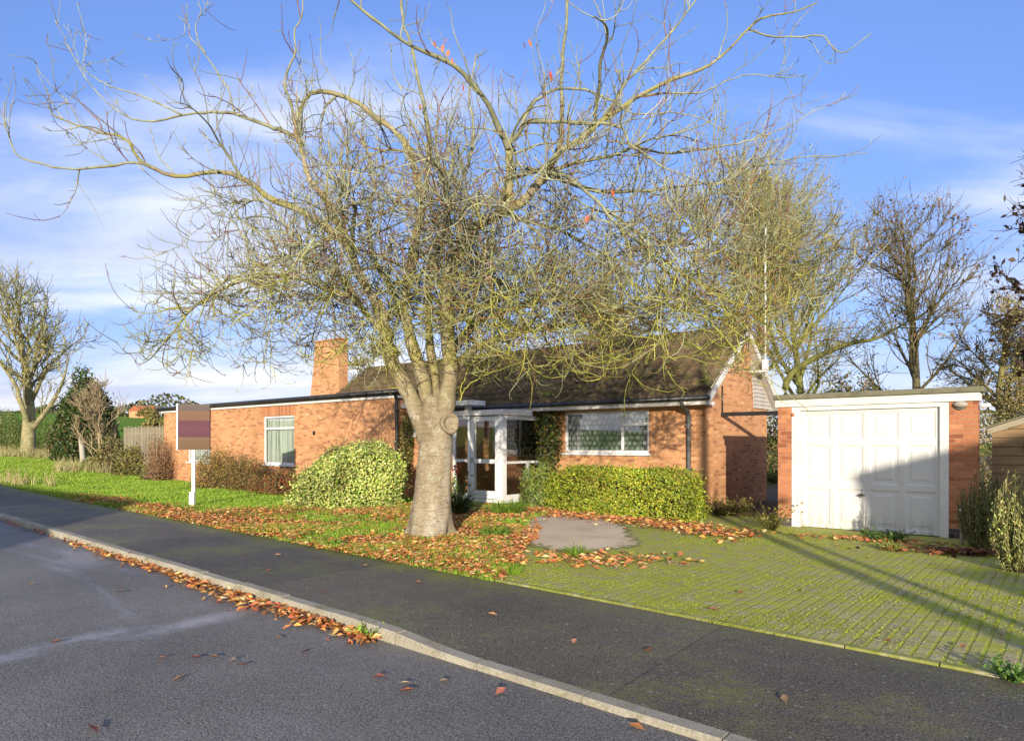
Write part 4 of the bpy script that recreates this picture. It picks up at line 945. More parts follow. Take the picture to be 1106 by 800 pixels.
# ------------------------------------------------------------------ the big cherry tree in front
TX, TY = G(463, 580)
def cherry():
    root = thing('cherry_tree', 'big bare cherry tree with thick ringed trunk on the leaf covered lawn', 'tree', (TX, TY, 0))
    def P3(px, py, dz): 
        Z = TY+dz; return ((px-PX)/F*Z - TX, dz, CAM_H - (py-PY)/F*Z)
    S = TY/F
    # trunk: rings with root flare and bark swellings
    cen = [(464, 592, 27), (463, 581, 25.3), (464, 570, 23.4), (465, 555, 22.3), (467, 530, 19.6), (469, 500, 18.2), (471, 475, 17.4), (471, 458, 16.4), (470, 446, 15.0), (469, 438, 12.5), (468, 431, 9.5), (467.5, 427, 4.0)]
    n = 46; pts, rad = resample([P3(x, y, 0) for x, y, h in cen], [h*S for x, y, h in cen], n); k = 36
    V = []
    for i in range(n):
        for j in range(k):
            a = 2*math.pi*j/k; z = pts[i][2]
            fl = max(0, 0.45-z)/0.45
            rr = rad[i]*(1 + 0.035*math.sin(3*a+z*2.0) + 0.02*math.sin(7*a-z*3) + 0.012*math.sin(z*23+2*math.sin(a*2)) + fl*fl*(0.34*max(0, math.sin(2.5*a+2.2)) + 0.14*math.sin(5*a) + 0.07*math.sin(9*a+1)))
            rr *= (1 - 0.12*math.exp(-((a-4.35)/0.35)**2)*(1 if 0.4 < z < 2.0 else 0.4))       # shallow flute down the front
            V.append((pts[i][0]+rr*math.cos(a), pts[i][1]+rr*math.sin(a)*0.95, z))
    idx = np.arange(n*k).reshape(n, k)
    q = np.stack([idx[:-1], np.roll(idx, -1, 1)[:-1], np.roll(idx, -1, 1)[1:], idx[1:]], -1).reshape(-1, 4)
    trunk = link('trunk', mesh_arrays('trunk', V, [q], None, True), M['trunk'], root)
    # old pruning wound
    mb = MB(); c = Vector(P3(486, 457, -0.21)); nn = Vector((0.42, -0.9, 0.1)).normalized(); a1 = nn.cross(Vector((0, 0, 1))).normalized(); a2 = a1.cross(nn)
    rings = [(0.12, -0.14), (0.150, -0.05), (0.152, 0.01), (0.135, 0.040), (0.110, 0.034), (0.098, 0.0), (0.05, -0.012), (0.0, -0.01)]
    kk = 22; vs = []
    for r_, h_ in rings:
        for j in range(kk):
            th = 2*math.pi*j/kk; wv = 1+0.06*math.sin(3*th+1)
            vs.append(tuple(c + (a1*math.cos(th)+a2*math.sin(th)*1.12)*r_*wv + nn*h_))
    fs = [(i*kk+j, i*kk+(j+1) % kk, (i+1)*kk+(j+1) % kk, (i+1)*kk+j) for i in range(len(rings)-1) for j in range(kk)]
    mb.add(vs, fs); mb.build('bark_collar', M['trunk'], trunk, smooth=True)
    # limbs followed from the photo: (pixel points, depth offset at root, at tip, half width px at root, at tip)
    LM = [
     ([(461,476),(447,438),(433,408),(422,382),(415,355),(410,335),(396,312),(384,288),(374,262),(364,236),(350,212),(337,196),(327,172),(322,150),(318,132)], 0.0, -0.5, 10.5, 2.0),
     ([(318,133),(312,105),(308,85),(318,58),(318,30),(326,5),(330,-25)], -0.5, -0.6, 1.8, 0.6),
     ([(374,262),(352,246),(325,228),(297,217),(273,199),(238,187),(196,191),(164,182),(150,171),(133,150),(105,140),(70,130),(56,119)], -0.2, -1.0, 4.6, 0.7),
     ([(164,182),(150,176),(119,180),(70,184),(45,178),(21,170),(8,150),(0,130),(2,108)], -0.8, -1.4, 1.8, 0.5),
     ([(322,150),(305,140),(290,136),(259,124),(231,121),(196,124),(154,131),(119,112),(91,80),(68,45)], -0.5, 0.6, 2.8, 0.5),
     ([(196,124),(160,108),(130,98),(105,85),(85,68),(74,50)], 0.1, 0.8, 1.2, 0.4),
     ([(253,120),(245,95),(232,75),(222,58),(208,45),(203,25)], 0.0, 0.3, 1.2, 0.4),
     ([(222,58),(212,35),(216,10),(214,-5)], 0.2, 0.3, 0.8, 0.35),
     ([(466,462),(458,414),(448,385),(441,362),(436,335),(440,305),(446,275),(452,245),(456,215),(449,185),(440,160),(423,138),(405,124),(390,113),(365,102),(343,100),(328,108),(322,125),(318,145)], 0.1, 0.3, 8.5, 1.8),
     ([(365,102),(352,115),(346,140),(348,170)], 0.3, 0.0, 2.0, 0.7),
     ([(456,215),(462,190),(463,166),(460,123),(451,86),(441,46),(434,22),(430,-20)], 0.3, 0.9, 4.2, 1.4),
     ([(475,474),(483,430),(489,400),(486,372),(484,345),(480,318),(486,293),(499,272),(507,253),(524,240),(540,228),(549,212),(550,189),(549,165),(549,154)], -0.05, -0.7, 11.0, 4.0),
     ([(549,160),(543,144),(527,114),(503,83),(472,61),(441,46),(414,28),(386,6),(366,-18)], -0.7, -1.5, 4.0, 1.2),
     ([(549,156),(558,147),(570,132),(600,131),(625,131),(661,135),(672,141),(683,157),(704,172),(729,184),(772,203),(800,215)], -0.7, -1.6, 3.2, 0.6),
     ([(558,147),(570,120),(582,106),(600,98),(634,98),(658,108),(680,120),(723,121),(747,126),(775,138),(800,152)], -0.7, -0.2, 2.2, 0.5),
     ([(540,228),(564,219),(579,201),(588,189),(604,166),(626,154),(646,135),(668,120),(692,104),(723,89),(754,77),(781,58),(809,32),(830,18),(861,12),(884,3)], -0.6, 0.7, 6.0, 0.7),
     ([(598,176),(606,150),(607,123),(606,90),(607,61),(610,30),(613,-20)], -0.3, 0.2, 3.4, 1.7),
     ([(809,32),(834,40),(877,40),(892,46),(910,57),(926,48),(940,38)], 0.5, 0.3, 1.2, 0.5),
     ([(646,135),(660,115),(675,92),(692,71),(723,37),(740,18),(765,-15)], 0.0, 0.9, 2.4, 0.9),
     ([(692,104),(730,100),(770,95),(806,82),(840,85),(873,80)], 0.3, 1.2, 1.3, 0.4),
     ([(484,412),(497,390),(511,378),(538,366),(572,358),(610,353),(655,341),(700,332),(752,330)], 0.1, 1.4, 7.0, 1.0),
     ([(486,384),(498,366),(512,350),(526,334),(550,318),(585,305),(630,290),(680,272),(730,262)], 0.2, 2.2, 6.0, 0.9),
     ([(546,200),(538,225),(534,245),(532,272),(530,300),(530,320),(534,342),(543,366),(552,380)], -0.8, -1.5, 2.4, 0.5),
     ([(531,300),(545,318),(560,335),(574,352)], -1.2, -1.6, 1.0, 0.4),
     ([(556,192),(575,186),(598,187),(625,199),(655,226),(682,256),(712,286),(743,330),(769,351),(796,381)], -0.7, -2.0, 3.3, 0.7),
     ([(655,226),(690,252),(716,262),(750,262),(781,267),(822,277)], -1.2, -1.0, 1.8, 0.5),
     ([(590,188),(640,204),(690,207),(740,200),(787,197),(815,181),(861,171),(907,168),(938,165)], -0.5, 0.5, 2.6, 0.4),
     ([(683,157),(720,166),(770,160),(800,155),(827,148),(861,132),(889,115)], -1.1, -0.4, 1.6, 0.4),
     ([(430,385),(411,357),(395,338),(370,320),(340,306),(305,296),(263,302),(211,331),(186,358),(170,380),(152,394)], 0.0, -1.2, 4.6, 0.5),
     ([(507,253),(497,230),(480,215),(457,222),(429,226),(392,241),(349,260),(324,278),(305,305)], -0.5, -2.2, 2.4, 0.6),
     ([(393,336),(370,303),(345,285),(315,276),(285,288),(265,318),(250,350)], 0.1, 1.4, 3.4, 0.6),
     ([(512,350),(560,332),(620,325),(680,338),(730,360),(772,388)], 0.1, -1.2, 3.0, 0.6),
     ([(436,335),(415,300),(400,265),(398,230),(405,195),(395,160),(380,130)], 0.2, 1.5, 4.0, 0.9),
     ([(480,318),(470,290),(476,255),(490,215),(505,180),(512,140),(508,100),(515,60)], 0.0, 1.3, 4.4, 1.0),
     ([(441,362),(430,330),(418,300),(400,290),(372,300),(348,330),(338,365)], 0.2, 1.8, 3.2, 0.7),
     ([(588,189),(620,175),(660,168),(700,150),(745,140),(790,120)], -0.5, -1.8, 2.4, 0.5),
     ([(540,228),(570,240),(610,250),(650,275),(690,310),(720,350)], -0.6, 1.4, 2.6, 0.6),
     ([(471,466),(470,424),(467,390),(464,355),(461,325),(466,295),(478,262),(484,235),(480,200),(470,165),(474,130)], 0.15, 0.9, 7.0, 1.0),
     ([(690,252),(720,285),(755,308),(790,322),(815,338),(832,358)], -1.2, -1.9, 1.6, 0.5),
     ([(712,286),(748,318),(780,338),(806,350),(826,346)], -1.4, -1.7, 1.3, 0.45),
     ([(680,338),(720,362),(760,376),(790,398)], -0.3, -1.0, 1.2, 0.4),
     ([(496,434),(503,420),(515,408),(530,402),(540,392)], -0.25, -0.5, 0.9, 0.35),
     ([(498,430),(500,412),(508,395),(515,388)], -0.25, -0.4, 0.8, 0.35),
    ]
    limb_list = []
    for pts_, z0, z1, h0, h1 in LM:
        m = len(pts_); n = 34 if m > 9 else 22
        p = [P3(x, y, z0+(z1-z0)*i/(m-1)) for i, (x, y) in enumerate(pts_)]
        h = [((1-i/(m-1))**1.35*(h0-h1)+h1)*S*0.92 for i in range(m)]
        pp, rr = resample(p, h, n)
        wg = rng.normal(0, 1, (n, 3)); wg = (wg+np.roll(wg, 1, 0)+np.roll(wg, -1, 0))/3; pp = pp + wg*0.028*np.minimum(1, np.arange(n)/5)[:, None]; rr = rr*(1+rng.normal(0, 0.09, n))
        limb_list.append([pp, rr])
    # further limbs reaching towards and away from the road
    for i in range(16):
        s = rng.choice([0, 8, 11, 11, 15, 20, 21, 8]); b = limb_list[s][0]; k0 = rng.integers(int(len(b)*0.3), int(len(b)*0.75))
        az = rng.choice([-1, 1])*R(90)+rng.normal(0, 0.55)
        d = np.array([[math.cos(az), math.sin(az), rng.uniform(0.2, 1.0)]])
        L_ = rng.uniform(1.8, 3.2)
        P_ = grow(b[k0][None], d, L_, 21, 0.07, 0.03, -0.16)[0]
        limb_list.append([P_, np.linspace(min(0.035, limb_list[s][1][k0]*0.8), 0.007, 22)])
    # thinner limbs filling the lower crown, spreading and drooping
    main = [(k, limb_list[k][0], limb_list[k][1]) for k in (0, 8, 11, 11, 20, 20, 21, 21, 28, 28, 30, 34, 24, 24, 25, 26, 31, 31, 36, 13, 32, 33, 2)]
    for i in range(58):
        k, b, r_ = main[rng.integers(len(main))]
        cand = np.where((b[:, 2] > 2.9) & (b[:, 2] < 6.4))[0]; k0 = cand[rng.integers(len(cand))]
        az = rng.uniform(0, 6.28); sx = 1.35 if math.cos(az) > 0 else 1.25
        d = np.array([[math.cos(az)*sx, math.sin(az), rng.uniform(-0.05, 0.75)]]); L_ = rng.uniform(1.3, 3.6)*(0.65+0.35*abs(math.cos(az)))
        P_ = grow(b[k0][None], d, L_, 21, 0.10, 0.05, -0.17)[0]
        if P_[:, 2].min() < 2.6 or P_[:, 0].min() < -4.5 or P_[:, 0].max() > 5.8: continue
        limb_list.append([P_, np.linspace(min(0.022, r_[k0]*0.7), 0.005, 22)])
    # long pale pendulous strands, hanging clear of the tangle
    for i in range(46):
        k, b, r_ = main[rng.integers(len(main))]
        cand = np.where((b[:, 2] > 4.0) & (b[:, 2] < 7.2))[0]
        if len(cand) == 0: continue
        k0 = cand[rng.integers(len(cand))]; az = rng.uniform(0, 6.28)
        d = np.array([[math.cos(az)*1.2, math.sin(az)-0.35, rng.uniform(0.0, 0.6)]]); L_ = rng.uniform(1.6, 3.0)
        P_ = grow(b[k0][None], d, L_, 21, 0.07, -0.10, -0.24)[0]; P_[-5:, 2] += np.linspace(0, 0.10, 5)
        if P_[:, 2].min() < 2.25 or P_[:, 0].min() < -4.6 or P_[:, 0].max() > 5.6: continue
        limb_list.append([P_, np.linspace(0.013, 0.005, 22)])
    pale, olive, red = np.array([0.31, 0.315, 0.195]), np.array([0.37, 0.365, 0.075]), np.array([0.25, 0.13, 0.075])
    big, mid = [], []
    for pp, rr in limb_list:
        zz = pp[:, 2]; w = np.clip((rr-0.008)/0.03, 0, 1)[:, None]
        low = np.clip((4.6-zz)/1.6, 0, 1)[:, None]
        c = pale*(1-low) + olive*low; c = c*(1-0.38*w)
        (big if rr[0] > 0.06 else mid).append((pp, rr, c))
    tube_obj('limb', big, 14, M['trunk'], root); tube_obj('branches', mid, 7, M['twig'], root)
    # level 1..3 twigs
    p1, t1, r1, lv = [], [], [], []
    for pp, rr in limb_list:
        seg = np.linalg.norm(np.diff(pp, axis=0), axis=1).sum(); dens = 3.8+4.4*float(np.clip((6.2-pp[:, 2].mean())/1.4, 0, 1))
        ok = pp[:, 2].mean()
        kx = max(2, int(seg*dens)); a, b_, c_, d_, e_ = sample_on(pp[None], rr[None], kx, 0.30 if rr[0] > 0.06 else 0.12)
        core = (np.abs(a[:, 0]) < 1.7) & (np.abs(a[:, 1]) < 1.1) & (a[:, 2] > 3.2) & (a[:, 2] < 6.2)
        keep = (c_ < 0.055) & (a[:, 0] < 6.3) & (~core | (rng.random(kx) < 0.5)) & (rng.random(kx) < np.clip(0.45+(6.4-a[:, 2])/2.0, 0.45, 1)*np.where((np.abs(a[:, 0]-0.4) > 3.6) & (a[:, 2] > 5.0), np.where(a[:, 0] > 0, 1.15, 0.6), 1.0))
        p1.append(a[keep]); t1.append(b_[keep]); r1.append(c_[keep])
    p1 = np.concatenate(p1); t1 = np.concatenate(t1); r1 = np.concatenate(r1); N1 = len(p1)
    hz = np.clip((p1[:, 2]-3.6)/2.4, 0, 1)                    # 0 low crown, 1 top
    d1 = side_dirs(t1, 0.5, 1.25); d1[:, 2] += 0.25 + 0.5*hz
    # keep the twigs out of the space below the crown
    ln = rng.uniform(0.35, 1.3, N1); n1 = 9
    g0 = np.where(rng.random(N1) < 0.35+0.5*hz, 0.06, -0.26); g1 = np.where(g0 > 0, 0.14, 0.30)
    P1 = grow(p1, d1, ln, n1, 0.13, g0, g1); R1 = rads(np.minimum(r1*0.7, 0.0115), 0.0042, N1, n1+1)
    def tw_col(N, z, pr=0.3):
        low = np.clip((4.4-z)/1.8, 0, 1)
        u = rng.random(N); c = np.where((u < pr*(1-0.5*low))[:, None], red, np.where((u < pr+0.62*low)[:, None], olive, pale))
        return np.clip(c*(1+rng.normal(0, 0.2, (N, 1))), 0.02, 0.6)
    up_ = (P1[:, :, 2].min(axis=1) > 2.42) | (rng.random(N1) < np.where(p1[:, 0] > 1.2, 0.4, 0.10))
    p1, P1, R1 = p1[up_], P1[up_], R1[up_]; N1 = len(p1)
    L1 = aslist(P1, R1, tw_col(N1, p1[:, 2], 0.14))
    p2, t2, r2, tt, _ = sample_on(P1, R1, 6, 0.12); kp = rng.random(len(p2)) < np.clip(0.42+(6.3-p2[:, 2])/2.0, 0.42, 0.85)*np.where((np.abs(p2[:, 0]-0.4) > 3.6) & (p2[:, 2] > 5.0), 0.6, 1.0); p2, t2 = p2[kp], t2[kp]; N2 = len(p2)
    d2 = side_dirs(t2, 0.5, 1.2); d2[:, 2] += 0.2
    g = np.where(rng.random(N2) < 0.5, 0.12, -0.22); P2 = grow(p2, d2, rng.uniform(0.12, 0.78, N2), 6, 0.13, g, 0.30); R2 = rads(0.0062, 0.0034, N2, 7)
    up_ = (P2[:, :, 2].min(axis=1) > 2.32) | (rng.random(N2) < np.where(p2[:, 0] > 1.2, 0.5, 0.12))
    p2, P2, R2 = p2[up_], P2[up_], R2[up_]; N2 = len(p2)
    L2 = aslist(P2, R2, tw_col(N2, p2[:, 2], 0.20))
    pa = [sample_on(P2, R2, 1, 0.2), sample_on(P1, R1, 3, 0.2)]
    p3 = np.concatenate([a[0] for a in pa]); t3 = np.concatenate([a[1] for a in pa]); N3 = len(p3)
    P3_ = grow(p3, side_dirs(t3, 0.5, 1.1)+np.array([0, 0, 0.25]), rng.uniform(0.03, 0.13, N3), 2, 0.15, 0.1, 0.2); R3 = rads(0.0042, 0.0034, N3, 3)
    L3 = aslist(P3_, R3, np.clip(np.where(rng.random((N3, 1)) < 0.42, red, np.array([0.34, 0.34, 0.12]))*(1+rng.normal(0, 0.25, (N3, 1))), 0.03, 0.5))
    o = tube_obj('twigs', L1+L2, 4, M['twig'], root); o['kind'] = 'stuff'
    o = tube_obj('buds', L3, 3, M['twig'], root); o['kind'] = 'stuff'
    # the last red leaves
    for i, (x, y, dz) in enumerate([(470,48,-1.4),(478,52,-1.4),(484,58,-1.4),(489,66,-1.4),(481,44,-1.3),(566,50,-0.9),(572,47,-0.9),(596,85,-0.6),(594,80,-0.6),(454,116,0.2),(568,142,-0.7),(715,213,-1.3),(500,95,0.2),(634,236,-1.4),(662,208,-1.3)]):
        c = np.array([P3(x, y, dz)])
        me = leaf_mesh('hanging_leaf', c*0, np.array([[rng.normal(0, 0.2), rng.normal(0, 0.2), -1]]), rdir(1), 0.13, 0.055, pick([(0.50, 0.09, 0.045), (0.55, 0.16, 0.07)], 1), 0.2)
        link('hanging_leaf', me, M['dryleaf'], root, tuple(c[0]))
    return root
cherry()

# ------------------------------------------------------------------ background trees
def bg_tree(name, label, px, Z, base_z, H, Lr, seed, n=(11, 8, 7), ang=(0.4, 0.8), up=0.10, tr=0.16, twig_r=0.012, leaves=0, leaf_cols=None, leaf_L=0.18,
            bark=(0.17, 0.15, 0.10), twig=(0.22, 0.19, 0.10), clear=0.22, group='trees behind the bungalow', wig=0.10, lean=(0, 0), xyz=None):
    global rng
    keep, rng = rng, np.random.default_rng(seed)
    x = (px-PX)/F*Z; loc = (x, Z, base_z)
    root = thing(name, label, 'tree', loc, 0, group)
    nt_ = 14
    P0 = grow(np.array([[0, 0, -0.3]]), np.array([[lean[0], lean[1], 1.0]]), H*0.86, nt_, 0.035, 0.02, 0.05); R0 = rads(tr, tr*0.16, 1, nt_+1)
    tube_obj('trunk', aslist(P0, R0, np.array([bark])), 12, M['twig'], root)
    p, t, r, tt, _ = sample_on(P0, R0, n[0], clear, 0.98); N = len(p)
    d = side_dirs(t, *ang); ln = Lr*rng.uniform(0.7, 1.1, N)*(1.05-0.62*tt)
    P1 = grow(p, d, ln, 10, wig, up, up*1.2); R1 = rads(np.minimum(r*0.62, tr*0.5), twig_r*1.2, N, 11)
    p2, t2, r2, tt2, _ = sample_on(P1, R1, n[1], 0.15); N2 = len(p2)
    P2 = grow(p2, side_dirs(t2, 0.35, 0.9), Lr*0.42*rng.uniform(0.5, 1.1, N2)*(1.05-0.5*tt2), 7, wig*1.2, up*0.8, up*1.6); R2 = rads(np.minimum(r2*0.6, twig_r*2.4), twig_r*0.8, N2, 8)
    p3, t3, r3, tt3, _ = sample_on(P2, R2, n[2], 0.1); N3 = len(p3)
    P3 = grow(p3, side_dirs(t3, 0.35, 0.9), Lr*0.2*rng.uniform(0.4, 1.2, N3), 4, wig*1.4, up*0.8, up*2); R3 = rads(twig_r*0.95, twig_r*0.6, N3, 5)
    bb, tw = np.array(bark), np.array(twig)
    c1 = np.clip(bb*(1+rng.normal(0, 0.15, (N, 1))), 0.01, 0.6); c2 = np.clip((bb+tw)/2*(1+rng.normal(0, 0.2, (N2, 1))), 0.01, 0.6); c3 = np.clip(tw*(1+rng.normal(0, 0.25, (N3, 1))), 0.01, 0.6)
    o = tube_obj('crown', aslist(P1, R1, c1)+aslist(P2, R2, c2)+aslist(P3, R3, c3), 4, M['twig'], root)
    if leaves:
        a, b_, *_ = sample_on(P3, R3, leaves, 0.2); m = rng.random(len(a)) < 0.9; a = a[m]
        cl = fields(seed, 8, 1.1)(a); sel = cl > -0.12; a = a[sel]; K = len(a)
        me = leaf_mesh('foliage', a+rng.normal(0, 0.06, a.shape), rdir(K), rdir(K), leaf_L*rng.uniform(0.6, 1.3, K), leaf_L*0.6*rng.uniform(0.6, 1.2, K), pick(leaf_cols, K, 0.25), 0.2)
        link('foliage', me, M['leaf'], root)
    rng = keep
    return root
BR0 = (0.28, 0.14, 0.05)
OL = [(0.27, 0.25, 0.06), (0.21, 0.22, 0.05), (0.30, 0.19, 0.07), (0.34, 0.29, 0.09)]
BR = [(0.19, 0.085, 0.03), (0.10, 0.055, 0.025), (0.28, 0.14, 0.05)]
bg_tree('willow_tree', 'fine twigged olive brown tree rising directly behind the gable of the bungalow', 775, 31, 0, 14.2, 6.6, 3, (26, 11, 9), (0.5, 1.15), 0.07, 0.24, 0.010, 3, OL+[BR0], 0.12, (0.24, 0.24, 0.08), (0.34, 0.31, 0.13))
bg_tree('willow_tree', 'olive brown tree behind the gap between bungalow gable and garage', 866, 34, 0, 14.6, 7.6, 5, (34, 12, 9), (0.55, 1.25), 0.06, 0.24, 0.010, 3, OL, 0.13, (0.22, 0.23, 0.06), (0.32, 0.31, 0.11))
bg_tree('willow_tree', 'broad olive tree showing over the middle of the tiled roof ridge', 668, 36, 0, 12.8, 5.2, 8, (20, 10, 10), (0.4, 1.0), 0.08, 0.24, 0.011, 3, OL, 0.13, (0.17, 0.17, 0.07), (0.25, 0.2, 0.1))
bg_tree('bare_tree', 'tall dark tree with straight trunk and few brown leaves over garage roof', 992, 30, 0, 12.6, 5.9, 12, (22, 9, 6), (0.75, 1.2), 0.09, 0.24, 0.013, 1, BR, 0.17, (0.11, 0.095, 0.05), (0.18, 0.155, 0.075), 0.2)
bg_tree('willow_tree', 'spreading olive tree above the timber shed at right edge', 1082, 24, 0, 7.4, 3.2, 17, (20, 11, 10), (0.6, 1.2), 0.02, 0.2, 0.011, 2, OL, 0.12, (0.20, 0.18, 0.07), (0.28, 0.23, 0.11))
bg_tree('leafy_tree', 'dark leaved tree whose outer twigs enter at the right edge', 1140, 19, 0, 11.0, 2.6, 21, (18, 8, 6), (0.7, 1.2), 0.02, 0.22, 0.010, 1, [(0.03, 0.025, 0.015), (0.05, 0.03, 0.015)], 0.22, (0.08, 0.06, 0.04), (0.09, 0.06, 0.04), 0.35)
bg_tree('willow_tree', 'pale green tree showing between the chimney and the big cherry', 408, 42, 0, 8.4, 3.8, 23, (12, 8, 8), (0.4, 1.0), 0.06, 0.2, 0.014, 3, [(0.20, 0.20, 0.04), (0.15, 0.17, 0.04)], 0.17, (0.17, 0.17, 0.06), (0.24, 0.22, 0.09))
bg_tree('bare_tree', 'pale pollarded tree with tufted crown standing on the far left verge', 31, 40, 0.86, 10.2, 6.4, 31, (18, 8, 7), (0.45, 0.9), 0.10, 0.42, 0.018, 2, [(0.28, 0.30, 0.06), (0.33, 0.29, 0.08)], 0.17, (0.30, 0.27, 0.14), (0.25, 0.23, 0.09), 0.16, 'trees along the left verge')
bg_tree('bare_shrub', 'tan many stemmed bare shrub between dark holly and picket fence', 108, 33, 0.45, 3.9, 2.4, 37, (20, 7, 5), (0.3, 0.75), 0.10, 0.06, 0.013, 0, None, 0.1, (0.36, 0.29, 0.17), (0.36, 0.28, 0.17), 0.03, 'trees along the left verge')
# the mossy arching bough of the tree behind the gap
def bough():
    Z = 26; r_ = thing('fallen_bough', 'mossy bent bough arching over the garage roof', 'bough', ((836-PX)/F*Z, Z, 0))
    q = lambda x, y: ((x-836)/F*Z, 0, CAM_H-(y-PY)/F*Z)
    pp, rr = resample([q(872, 560), q(850, 440), q(852, 408), q(874, 390), q(914, 372), q(945, 366), q(967, 355), q(985, 345)], [0.14, 0.13, 0.12, 0.11, 0.09, 0.06, 0.04, 0.02], 30)
    P = np.array([pp]); Rr = np.array([rr]); c = np.array([[0.13, 0.13, 0.035]])
    a, t, *_ = sample_on(P, Rr, 34, 0.25); n = len(a)
    P2 = grow(a, side_dirs(t, 0.6, 1.3), rng.uniform(0.6, 2.2, n), 8, 0.16, 0.08, -0.05); R2 = rads(0.022, 0.009, n, 9)
    b, t2, *_ = sample_on(P2, R2, 7, 0.1); n2 = len(b); P3 = grow(b, side_dirs(t2, 0.5, 1.1), rng.uniform(0.2, 0.8, n2), 5, 0.2, 0, 0); R3 = rads(0.012, 0.008, n2, 6)
    tube_obj('limb', aslist(P, Rr, c), 10, M['twig'], r_)
    tube_obj('twigs', aslist(P2, R2, np.tile(c, (n, 1)))+aslist(P3, R3, np.tile([[0.2, 0.17, 0.08]], (n2, 1))), 4, M['twig'], r_)
bough()

# ------------------------------------------------------------------ shrubs
def shrub(name, label, cat, loc, radii, n, cols, L, Wr=0.5, seed=1, p=3.0, shell=0.72, group=None, rot=0.0, lump=0.16, probs=None, upw=0.0, stem=(0.12, 0.085, 0.05), jit=0.22, fq=2.6, nst=40, flatz=True, sprigs=0):
    global rng
    keep, rng = rng, np.random.default_rng(seed)
    root = thing(name, label, cat, loc, rot, group)
    d = rdir(n); d[:, 2] = np.abs(d[:, 2])*1.0 if flatz else d[:, 2]
    k = (np.abs(d)**p).sum(1, keepdims=True)**(-1/p)
    lf = fields(seed, 7, fq)
    depth = shell + (1-shell)*rng.random(n)**0.5
    rr = depth*(1+lump*lf(d*1.0)+lump*0.6*fields(seed+9, 8, fq*2.6)(d)+rng.normal(0, 0.022, n))
    pos = d*k*rr[:, None]*np.array(radii)[None, :]
    if flatz: pos[:, 2] = np.maximum(pos[:, 2], 0.02)
    if sprigs:
        m = rng.choice(n, sprigs); pos[m] *= (1+np.abs(rng.normal(0, 0.085, sprigs)))[:, None]
    nr = unit(d/np.array(radii)+rng.normal(0, 0.55, (n, 3))); ax = rdir(n)+np.array([0, 0, upw])
    me = leaf_mesh('foliage', pos, ax, nr, L*rng.uniform(0.65, 1.3, n), L*Wr*rng.uniform(0.7, 1.2, n), np.clip(pick(cols, n, jit, probs)*(1+0.5*fields(seed+33, 6, 3.4)(pos))[:, None], 0.01, 0.8), 0.12)
    link('foliage', me, M['leaf'], root)
    e = d[:nst]*k[:nst]*np.array(radii)*0.86; e[:, 2] = np.abs(e[:, 2])
    s0 = e*np.array([0.18, 0.18, 0.0])
    P = np.stack([s0*(1-t)+e*t + np.array([0, 0, 0.12*math.sin(math.pi*t)]) for t in np.linspace(0, 1, 6)], axis=1)
    tube_obj('stems', aslist(P, rads(0.016, 0.006, nst, 6), np.clip(np.array(stem)*(1+rng.normal(0, 0.2, (nst, 1))), 0.01, 0.6)), 5, M['twig'], root)
    rng = keep
    return root
YG = [(0.42, 0.46, 0.12), (0.33, 0.42, 0.08), (0.50, 0.52, 0.20), (0.16, 0.26, 0.035)]
x, y = (385-PX)/F*16.9, 16.9
shrub('variegated_shrub', 'large rounded cream and green variegated shrub left of the cherry trunk', 'shrub', (x, y, -0.02), (1.42, 1.15, 1.62), 26000, YG, 0.075, 0.55, 4, 2.2, 0.74, None, 0, 0.24, [0.4, 0.27, 0.2, 0.13], sprigs=1600)
HED = [(0.30, 0.33, 0.028), (0.22, 0.29, 0.022), (0.38, 0.38, 0.04), (0.10, 0.17, 0.016)]
hc = W(-7.50, 12.75, -0.02)
shrub('clipped_hedge', 'low clipped yellow green hedge under the lace curtained window', 'hedge', hc, (1.78, 0.70, 1.02), 27000, HED, 0.062, 0.5, 6, 4.2, 0.78, None, ANG, 0.13, [0.36, 0.28, 0.2, 0.16], sprigs=2200)
RS = [(0.14, 0.075, 0.025), (0.20, 0.10, 0.03), (0.13, 0.12, 0.03), (0.22, 0.17, 0.045), (0.09, 0.10, 0.025)]
g1 = 'russet shrubs along the wing wall'
shrub('berberis_shrub', 'tall russet and yellow shrub just right of the sign post', 'shrub', W(-22.6, 11.5, -0.02), (1.15, 0.65, 1.32), 6000, RS+[(0.34, 0.26, 0.04)], 0.06, 0.5, 14, 2.4, 0.45, g1, ANG, 0.3, None, 0.8, (0.20, 0.11, 0.06), nst=120, sprigs=500)
shrub('berberis_shrub', 'russet shrub under the second wing window from the left', 'shrub', W(-20.4, 11.4, -0.02), (1.35, 0.65, 1.08), 6500, RS, 0.06, 0.5, 15, 2.4, 0.45, g1, ANG, 0.3, None, 0.8, (0.20, 0.10, 0.06), nst=130, sprigs=500)
shrub('berberis_shrub', 'low red tinged shrub beside the big variegated shrub', 'shrub', W(-18.2, 11.2, -0.02), (1.2, 0.6, 0.85), 5500, RS+[(0.30, 0.05, 0.03)], 0.055, 0.5, 16, 2.4, 0.45, g1, ANG, 0.3, None, 0.6, (0.22, 0.09, 0.05), nst=100, sprigs=400)
shrub('bare_twig_shrub', 'thin brown shrub against the far left corner of the wing', 'shrub', W(-28.0, 11.9, 0.05), (0.9, 0.5, 2.0), 1600, [(0.20, 0.12, 0.05), (0.25, 0.16, 0.07)], 0.06, 0.5, 18, 2.2, 0.4, None, ANG, 0.3, None, 1.0, (0.24, 0.14, 0.08), nst=160, sprigs=300)
